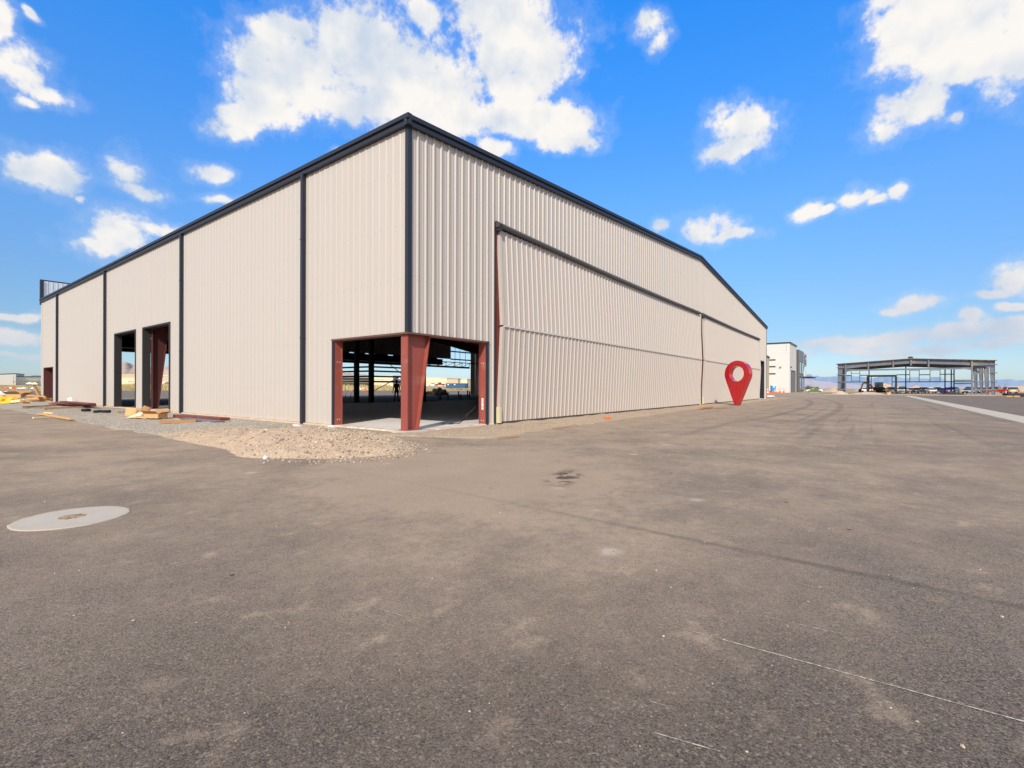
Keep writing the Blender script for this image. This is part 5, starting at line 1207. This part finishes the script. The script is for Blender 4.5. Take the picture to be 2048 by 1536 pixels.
heap(1735, 779, 24, 9, 235, 'low soil heap behind the excavator bucket', M_heap, 7)
heap(1665, 782, 22, 9, 170, 'tan heap between the transformer and the frame', M_heap, 8)
heap(1960, 780, 70, 10, 240, 'long low bank of soil behind the parked pickups', M_heap, 9, .4)
heap(2045, 780, 40, 11, 220, 'soil bank at the right edge behind the yellow suv', M_heap, 10, .5)
heap(1880, 780, 60, 9, 260, 'wide low soil bank behind the blue car', M_heap, 11, .4)

# excavator
def excavator():
    p = gp(1757, 787.2); s = 0.92
    t = empty('excavator', 'yellow and black mini excavator with its arm reaching left', 'excavator', (p.x, p.y, .25), AZ - math.pi/2)
    t.scale = (s*1.05,) * 3
    my = simple('excavator_yellow', rgb(238, 172, 38), 0.45, var=0.06)
    for y in (-.75, .75):
        b = MB(); rings = []
        for k in range(24):
            a = 2*math.pi*k/24; cx = .75 if math.cos(a) > 0 else -.75
            rings.append((cx + .28*math.cos(a), .28 + .28*math.sin(a)))
        b.loft([[(x, y - .2, z) for x, z in rings], [(x, y + .2, z) for x, z in rings]]); b.build('track', M_tyre, t)
    b = MB(); b.box(-.7, .7, -.5, .5, .3, .6); b.build('undercarriage', M_dsteel, t)
    b = MB(); b.loft([[(-.85, -.85, .6), (1.05, -.85, .6), (1.05, .85, .6), (-.85, .85, .6)], [(-.85, -.85, 1.2), (1.15, -.8, 1.15), (1.15, .8, 1.15), (-.85, .85, 1.2)]]); b.build('house', M_black, t, bevel=.05)
    b = MB(); b.loft([[(.5, -.86, .7), (1.22, -.7, .7), (1.22, .7, .7), (.5, .86, .7)], [(.6, -.8, 1.45), (1.12, -.6, 1.35), (1.12, .6, 1.35), (.6, .8, 1.45)]]); b.build('counterweight', my, t, bevel=.05)
    b = MB()
    for (x, y) in ((-.7, -.8), (-.7, .3), (.5, -.8), (.5, .3)): b.box(x - .05, x + .05, y - .05, y + .05, 1.15, 2.5)
    b.box(-.78, .6, -.9, .4, 2.5, 2.62); b.box(-.75, .55, -.85, .35, 1.15, 1.35); b.build('cab_frame', M_black, t)
    b = MB(); b.box(-.66, .46, -.83, -.80, 1.36, 2.48); b.box(-.66, .46, .31, .34, 1.36, 2.48); b.box(-.72, -.69, -.74, .24, 1.36, 2.48); b.box(.5, .53, -.74, .24, 1.36, 2.48); b.build('cab_glass', simple('cab_glass_tint', rgb(120, 140, 135), 0.1, spec=0.8), t)
    b = MB(); pts = [(-.8, .55, 1.0), (-1.7, .55, 1.9), (-2.6, .55, 2.45), (-3.5, .55, 2.45)]
    b.tube([Vector(q) for q in pts], [.24, .27, .24, .18], 4); b.build('boom', my, t)
    b = MB(); b.tube([(-3.4, .55, 2.65), (-3.65, .55, 2.2), (-4.05, .55, .95)], [.17, .2, .15], 4); b.build('stick', my, t)
    b = MB(); b.tube([(-1.3, .55, 1.9), (-2.3, .55, 2.35)], .05, 6); b.tube([(-2.4, .55, 2.7), (-3.4, .55, 2.7)], .05, 6); b.build('hydraulic_ram', M_dsteel, t)
    b = MB(); prof = [(-4.15, 1.0), (-4.5, .6), (-4.4, .15), (-4.0, .0), (-3.6, .25), (-3.7, .35), (-4.0, .2), (-4.25, .35), (-4.0, .95)]
    b.loft([[(x, .25, z) for x, z in prof], [(x, .85, z) for x, z in prof]]); b.build('bucket', M_dsteel, t)
    b = MB(); b.box(-1.5, -1.35, -.95, .95, .0, .5); b.box(-1.36, -.7, -.5, -.35, .2, .35); b.box(-1.36, -.7, .35, .5, .2, .35); b.build('dozer_blade', my, t)
excavator()

# vehicles
CARM = {}
def paint(name, c):
    if name not in CARM: CARM[name] = simple('paint_' + name, c, 0.3, var=0.04, spec=0.5, coat=0.6)
    return CARM[name]
PROFS = {
 'sedan': (4.6, 1.8, [(0, .35), (0, .75), (.15, .90), (.9, .98), (3.2, .98), (4.45, .85), (4.6, .65), (4.6, .35)], [(.55, .96), (1.25, 1.42), (2.55, 1.45), (3.45, .97)]),
 'suv': (4.7, 1.9, [(0, .4), (0, .9), (.1, 1.08), (3.3, 1.08), (4.5, .98), (4.7, .75), (4.7, .4)], [(.12, 1.07), (.45, 1.72), (2.6, 1.76), (3.5, 1.07)]),
 'pickup': (5.5, 1.95, [(0, .5), (0, 1.12), (3.7, 1.15), (5.25, 1.08), (5.5, .85), (5.5, .45)], [(1.95, 1.13), (2.15, 1.84), (3.4, 1.86), (4.15, 1.14)])}
def car(u, v, d, head, kind, pc, label, group=None, zb=0.0):
    L, W, body, cab = PROFS[kind]; p = at(u, v, d); dd = p - CAM
    t = empty({'sedan': 'parked_car', 'suv': 'parked_suv', 'pickup': 'pickup_truck'}[kind], label, {'sedan': 'car', 'suv': 'suv', 'pickup': 'pickup'}[kind], (p.x, p.y, zb), math.atan2(dd.y, dd.x) + R_(head), group)
    m = paint(*pc)
    def side(pr, y0, ins=0.0, z_in=None): return [(x - L/2, y0, z) for x, z in pr]
    b = MB(); b.loft([side(body, -W/2), side(body, W/2)]); b.build('body', m, t, bevel=.07)
    zr = max(z for _, z in cab); zl = min(z for _, z in cab)
    tum = lambda y, z: y * (1 - .14 * (z - zl) / (zr - zl))
    b = MB(); b.loft([[(x - L/2, tum(-W/2 + .05, z), z) for x, z in cab], [(x - L/2, tum(W/2 - .05, z), z) for x, z in cab]]); b.build('cabin', M_glass, t, bevel=.04)
    b = MB(); (xa, za), (xb_, zb_) = cab[1], cab[2]
    b.loft([[(xa - L/2 - .05, -W/2*.84, za - .03), (xa - L/2 - .05, W/2*.84, za - .03), (xa - L/2, W/2*.80, za + .03), (xa - L/2, -W/2*.80, za + .03)], [(xb_ - L/2 + .08, -W/2*.84, zb_ - .03), (xb_ - L/2 + .08, W/2*.84, zb_ - .03), (xb_ - L/2, W/2*.80, zb_ + .03), (xb_ - L/2, -W/2*.80, zb_ + .03)]]); b.build('roof', m, t, bevel=.02)
    for x in (L*.18 - L/2, L*.80 - L/2):
        for s in (-1, 1):
            r = .36 if kind != 'sedan' else .32
            b = MB(); b.disc((x, s*(W/2 - .2), r), r, 20, (0, s, 0), h=.22); wh = b.build('wheel', M_tyre, t)
            b = MB(); b.disc((x, s*(W/2 + .021), r), r*.62, 14, (0, s, 0), h=.012); b.build('rim', M_rim, wh)
    hb = body[-2][1]
    for s in (-1, 1):
        b = MB(); b.box(L/2 - .06, L/2 + .015, s*(W/2 - .28) - .18, s*(W/2 - .28) + .18, hb - .08, hb + .08); b.build('headlight', M_lampw, t)
        b = MB(); b.box(-L/2 - .015, -L/2 + .06, s*(W/2 - .2) - .14, s*(W/2 - .2) + .14, body[1][1] - .25, body[1][1] - .03); b.build('taillight', M_lampr, t)
    b = MB(); b.box(L/2 - .05, L/2 + .02, -.5, .5, .48, .62); b.build('grille', M_dsteel, t)
    b = MB(); b.box(-L/2 - .02, -L/2 + .05, -.26, .26, .55, .70); b.build('number_plate', M_white, t)
    bm_ = M_black if kind == 'sedan' else M_galv; b = MB(); b.box(-L/2 - .06, -L/2 + .1, -W/2 + .1, W/2 - .1, .38, .52); b.build('bumper', bm_, t); b = MB(); b.box(L/2 - .1, L/2 + .06, -W/2 + .1, W/2 - .1, .36, .47); b.build('bumper', bm_, t)
    return t
WHT = ('white', rgb(228, 228, 228)); DGR = ('charcoal', rgb(52, 56, 64)); SIL = ('silver', rgb(150, 158, 168)); REDP = ('red', rgb(190, 22, 26)); BLU = ('blue', rgb(28, 62, 150)); BLK = ('black', rgb(30, 30, 34)); LBL = ('steel_blue', rgb(84, 110, 140)); YEL = ('pale_yellow', rgb(208, 202, 150))
GR = 'vehicles parked behind the steel frame'
car(1736.5, 785, 140, 95, 'suv', WHT, 'white suv partly hidden behind the excavator bucket', GR)
car(1781, 786, 135, 10, 'suv', DGR, 'charcoal suv seen from behind right of the excavator', GR)
car(1806, 786, 135, 172, 'pickup', SIL, 'silver pickup facing the camera beside the charcoal suv', GR)
car(1822, 785.5, 146, 5, 'sedan', ('scarlet', rgb(214, 44, 30)), 'small red car between the silver pickup and the dark sedan', GR)
car(1836, 786, 136, 155, 'sedan', DGR, 'dark grey sedan angled right of the small red car', GR)
car(1847, 785.5, 145, 165, 'suv', WHT, 'white suv facing the camera beside the dark sedan', GR)
car(1861.5, 786, 136, 12, 'sedan', WHT, 'white sedan showing its red tail lights', GR)
car(1874, 785.5, 144, 2, 'pickup', WHT, 'tall white pickup seen from behind next to the blue car', GR)
car(1885, 786, 136, 35, 'sedan', BLU, 'bright blue sedan behind the dark heap', GR)
car(1897, 785.3, 148, 170, 'suv', WHT, 'white suv behind the bright blue sedan', GR)
car(1906, 786, 140, 165, 'suv', LBL, 'steel blue suv right of the dark heap', GR)
car(1940, 785, 150, 160, 'pickup', DGR, 'charcoal pickup behind the silver sedan at the right post', GR)
car(1938, 787, 124, 165, 'sedan', SIL, 'silver sedan parked by the right post of the frame', GR)
car(1960, 786, 134, 20, 'suv', WHT, 'white suv between the right hand columns', GR)
car(1972, 785.6, 140, 15, 'pickup', BLK, 'black pickup between the right hand columns', GR)
car(1990, 786.3, 128, 80, 'pickup', REDP, 'red pickup at the right corner of the steel frame', GR)
car(2017, 785.3, 142, 40, 'suv', LBL, 'blue suv behind the pale yellow suv', GR)
car(2023, 786.5, 128, 5, 'suv', YEL, 'pale yellow suv at the far right of the lot', GR)
car(1629, 785, 156, 88, 'sedan', WHT, 'white sedan parked behind the green transformer box')
p = at(333.5, 770, 240); car(333.5, 770, 240, 100, 'suv', WHT, 'white suv seen through the second portal opening', zb=ground_h(p.x, p.y) + .1)
p = at(864.5, 773, 262); car(864.5, 773, 262, 95, 'sedan', WHT, 'white sedan in front of the wide cream hangar', zb=ground_h(p.x, p.y) + .1)
p = at(880, 773, 262); car(880, 773, 262, 95, 'pickup', ('rust', rgb(150, 62, 46)), 'rust red pickup in front of the wide cream hangar', zb=ground_h(p.x, p.y) + .1)

# small planes by the far hangars
def plane(u, v, d, head, label):
    p = at(u, v, d); t = empty('small_plane', label, 'airplane', (p.x, p.y, ground_h(p.x, p.y)), head, 'small white planes by the far hangars')
    b = MB(); b.tube([(-3.6, 0, 1.3), (-2.5, 0, 1.25), (0, 0, 1.2), (1.6, 0, 1.2), (2.8, 0, 1.1), (3.2, 0, 1.1)], [.12, .28, .62, .66, .42, .1], 12); b.build('fuselage', M_white, t, smooth_=True)
    b = MB(); b.box(-.2, 1.2, -5, 5, 1.75, 1.88); b.build('wing', M_white, t)
    b = MB(); b.box(-3.7, -2.9, -1.5, 1.5, 1.3, 1.36); b.build('tailplane', M_white, t)
    b = MB(); b.loft([[(-3.8, -.04, 1.3), (-2.7, -.04, 1.3), (-2.7, .04, 1.3), (-3.8, .04, 1.3)], [(-4.0, -.04, 2.7), (-3.4, -.04, 2.7), (-3.4, .04, 2.7), (-4.0, .04, 2.7)]]); b.build('tail_fin', M_white, t)
    b = MB(); b.box(.5, 1.5, -.52, .52, 1.45, 1.75); b.build('windscreen', M_glass, t)
    for (x, y) in ((.3, -1), (.3, 1), (2.4, 0)): b = MB(); b.disc((x, y - .08, .25), .25, 12, (0, 1, 0), h=.16); b.beam((x, y, .3), (x, y*.4, .9), .08, .08); b.build('landing_gear', M_tyre, t)
    return t
plane(70, 770, 235, R_(160), 'small white plane left of the pair before the cream hangar'); plane(80.5, 770, 232, R_(150), 'small white plane nearest the hangar end')

# litter on the far grass strip
for i, (u, v, c_, lab, sc) in enumerate(((13, 776.5, simple('pink_wrap', rgb(220, 110, 120), .7), 'pink bundle on the grass strip across the taxiway', (1.0, .7, .5)), (23.5, 776.5, M_white, 'white bag left of the orange marker on the grass', (.7, .6, .7)), (38, 776.5, M_white, 'flat white bag right of the orange marker on the grass', (.7, .6, .4)), (47, 776.3, M_white, 'largest white sheet bundle on the grass strip', (1.3, .8, .5)), (67.5, 775, M_white, 'white bundle nearest the hangar on the grass strip', (.9, .6, .5)), (725.5, 774.5, M_white, 'white sheeting on dry grass seen between interior posts', (2.0, .9, .7)))):
    p = at(u, v, 190); lump('litter_bundle', (p.x, p.y, max(0, ground_h(p.x, p.y)) + .25), sc, c_, lab, 'bundle', i * 1.7)
p = at(27, 776, 190); o = bx('orange_marker', -.5, .5, -.5, .5, 0, 1.1, M_orange, bevel=.05); o.location = (p.x, p.y, ground_h(p.x, p.y)); tag(o, 'square orange marker box on the grass strip', 'marker')
p = gp(731, 782.2); lump('traffic_cone_fallen', (p.x, p.y, .1), (1.2, .3, .3), M_orange, 'fallen orange cone on the asphalt beyond the hangar', 'cone', 9.1, .1)
# scrap inside the back opening
p = at(871, 787, 82)
for (du, dv, mt, lab, sc) in ((858, 789, M_wood2, 'brown lumber stack in the back opening', (1.6, .6, .5)), (868, 788.5, M_wood, 'yellow lumber scrap by the brush heap', (1.2, .5, .4)), (880, 787, M_dirtin, 'dark brush heap in the back opening', (1.5, 1.0, .9))):
    q = at(du, dv, 78); lump('scrap_heap' if 'brush' not in lab else 'brush_heap', (q.x, q.y, .05), sc, mt, lab, 'heap', du * .01, .5)

# pipes on lumber, stub, marker at right
p = gp(2036, 793.5); t = empty('pipe_bundle', 'bundle of dark pipes lying on timber at the right edge', 'pipe bundle', (p.x, p.y, 0), AZ - math.pi/2)
b = MB()
for i in range(5): b.tube([(-1.6, .2*i, .32 + .12*(i % 2)), (2.6, .2*i, .32 + .12*(i % 2))], .13, 8)
b.build('pipes', M_dsteel, t)
for x in (-2.2, -1.0, 1.2): b = MB(); b.box(x, x + .9, -.4, 1.3, 0, .16); b.build('timber', M_wood, t)
p = gp(1672, 788.3); b = MB(); b.tube([(0, 0, 0), (0, 0, .5)], .14, 12); o = b.build('pipe_stub', simple('teal_pvc', rgb(70, 200, 180), .4)); o.location = (p.x, p.y, 0); tag(o, 'teal pipe stub standing at the left foot of the steel frame', 'pipe')
p = gp(2012, 788.6); b = MB(); b.tube([(0, 0, 0), (0, 0, .75)], .10, 10); o = b.build('marker_post', M_white); o.location = (p.x, p.y, 0); tag(o, 'short white marker post near the yellow suv', 'post')
p = gp(1776.5, 789.3); open_box('cardboard_box', 'tan carton on the ground in front of the charcoal suv', (p.x, p.y, 0), .3, .7, .6, .45, False)
p, q = gp(1782, 788.6), gp(1797, 788.6); b = MB(); b.tube([p + UP*.12, q + UP*.12], .12, 8); tag(b.build('green_pipe', simple('green_pvc', rgb(30, 110, 80), .4), smooth_=True), 'long green pipe lying on the pad before the silver pickup', 'pipe')

# vegetation: dry shrubs and grass
M_leaf = simple('shrub_leaves', (0.14, 0.15, 0.06, 1), 0.9, var=0.4, scale=2)
M_twig = simple('dry_twigs', (0.22, 0.17, 0.11, 1), 0.9, var=0.3)
M_dry = simple('dry_grass_blades', (0.52, 0.40, 0.18, 1), 0.9, var=0.3, scale=1)
M_grn = simple('green_tree_leaves', (0.05, 0.085, 0.03, 1), 0.9, var=0.4, scale=1)
def shrub(u, v, d, w_, h, label, leafm, seed, bare=False, name='shrub'):
    random.seed(seed); p = at(u, v, d); t = empty(name, label, 'shrub' if name == 'shrub' else 'tree', (p.x, p.y, ground_h(p.x, p.y)))
    b = MB()
    for i in range(7):
        a = random.random()*6.28; e = Vector((math.cos(a)*w_*.6, math.sin(a)*w_*.6, h*random.uniform(.6, 1))); b.tube([(0, 0, 0), e*.5 + Vector((0, 0, h*.12)), e], [h*.03, h*.02, h*.006], 5)
        for k in range(3): q = e*random.uniform(.4, .8); b.tube([q, q + Vector((random.uniform(-1, 1)*w_*.4, random.uniform(-1, 1)*w_*.4, h*.25))], [h*.01, h*.003], 4)
    b.build('trunk', M_twig, t)
    b = MB()
    cl = [Vector((random.uniform(-1, 1)*w_*.7, random.uniform(-1, 1)*w_*.7, h*random.uniform(.3, .9))) for _ in range(9)]
    for i in range(90 if bare else 620):
        c = random.choice(cl) + Vector((random.gauss(0, w_*.22), random.gauss(0, w_*.22), random.gauss(0, h*.14)))
        if c.z < .02: c.z = .05
        s_ = h*random.uniform(.025, .06); a = Vector((random.uniform(-1, 1), random.uniform(-1, 1), random.uniform(-1, 1))).normalized(); e = a.orthogonal().normalized()
        b.quad(c - a*s_, c + e*s_*.5, c + a*s_, c - e*s_*.5)
    b.build('crown', leafm, t)
shrub(1668, 780, 200, 1.6, 1.6, 'rounded olive shrub just left of the steel frame', M_leaf, 11)
shrub(1613, 780, 230, 1.2, 2.6, 'dark green young tree left of the transformer', M_grn, 12, name='young_tree')
shrub(1617, 780, 236, 1.2, 2.3, 'shorter dark green tree nearest the transformer', M_grn, 13, name='young_tree')
shrub(2005, 780, 190, 2.2, 3.2, 'bare grey shrub left of the pale yellow suv', M_twig, 14, True)
shrub(2024, 779, 210, 3.0, 1.6, 'low olive shrub behind the pale yellow suv', M_leaf, 15)
shrub(1926, 780, 230, 3.0, 1.4, 'low olive shrub right of the dark heap', M_leaf, 16)
shrub(775, 775, 196, 3.2, 1.4, 'green weed clump beyond the hangar beside the worker', M_leaf, 17)
random.seed(5)
b = MB()
for i in range(5200):
    u = random.choice([random.uniform(-20, 90), random.uniform(236, 345), random.uniform(680, 935)]); d = random.uniform(182, 238); p = at(u, 776, d); z = ground_h(p.x, p.y)
    if 850 < u and random.random() < .7: continue
    hh_ = random.uniform(.2, 1.0) * (1.7 if 236 < u < 345 or 680 < u < 780 else .5)
    for k in range(3):
        a = random.random()*6.28; dx_ = Vector((math.cos(a), math.sin(a), 0)); o_ = Vector((p.x, p.y, z)) + Vector((random.gauss(0, .5), random.gauss(0, .5), 0))
        b.poly([o_ - dx_*.16, o_ + dx_*.16, o_ + Vector((random.gauss(0, .2), random.gauss(0, .2), hh_))])
tag(b.build('dry_grass', M_dry), kind='stuff')
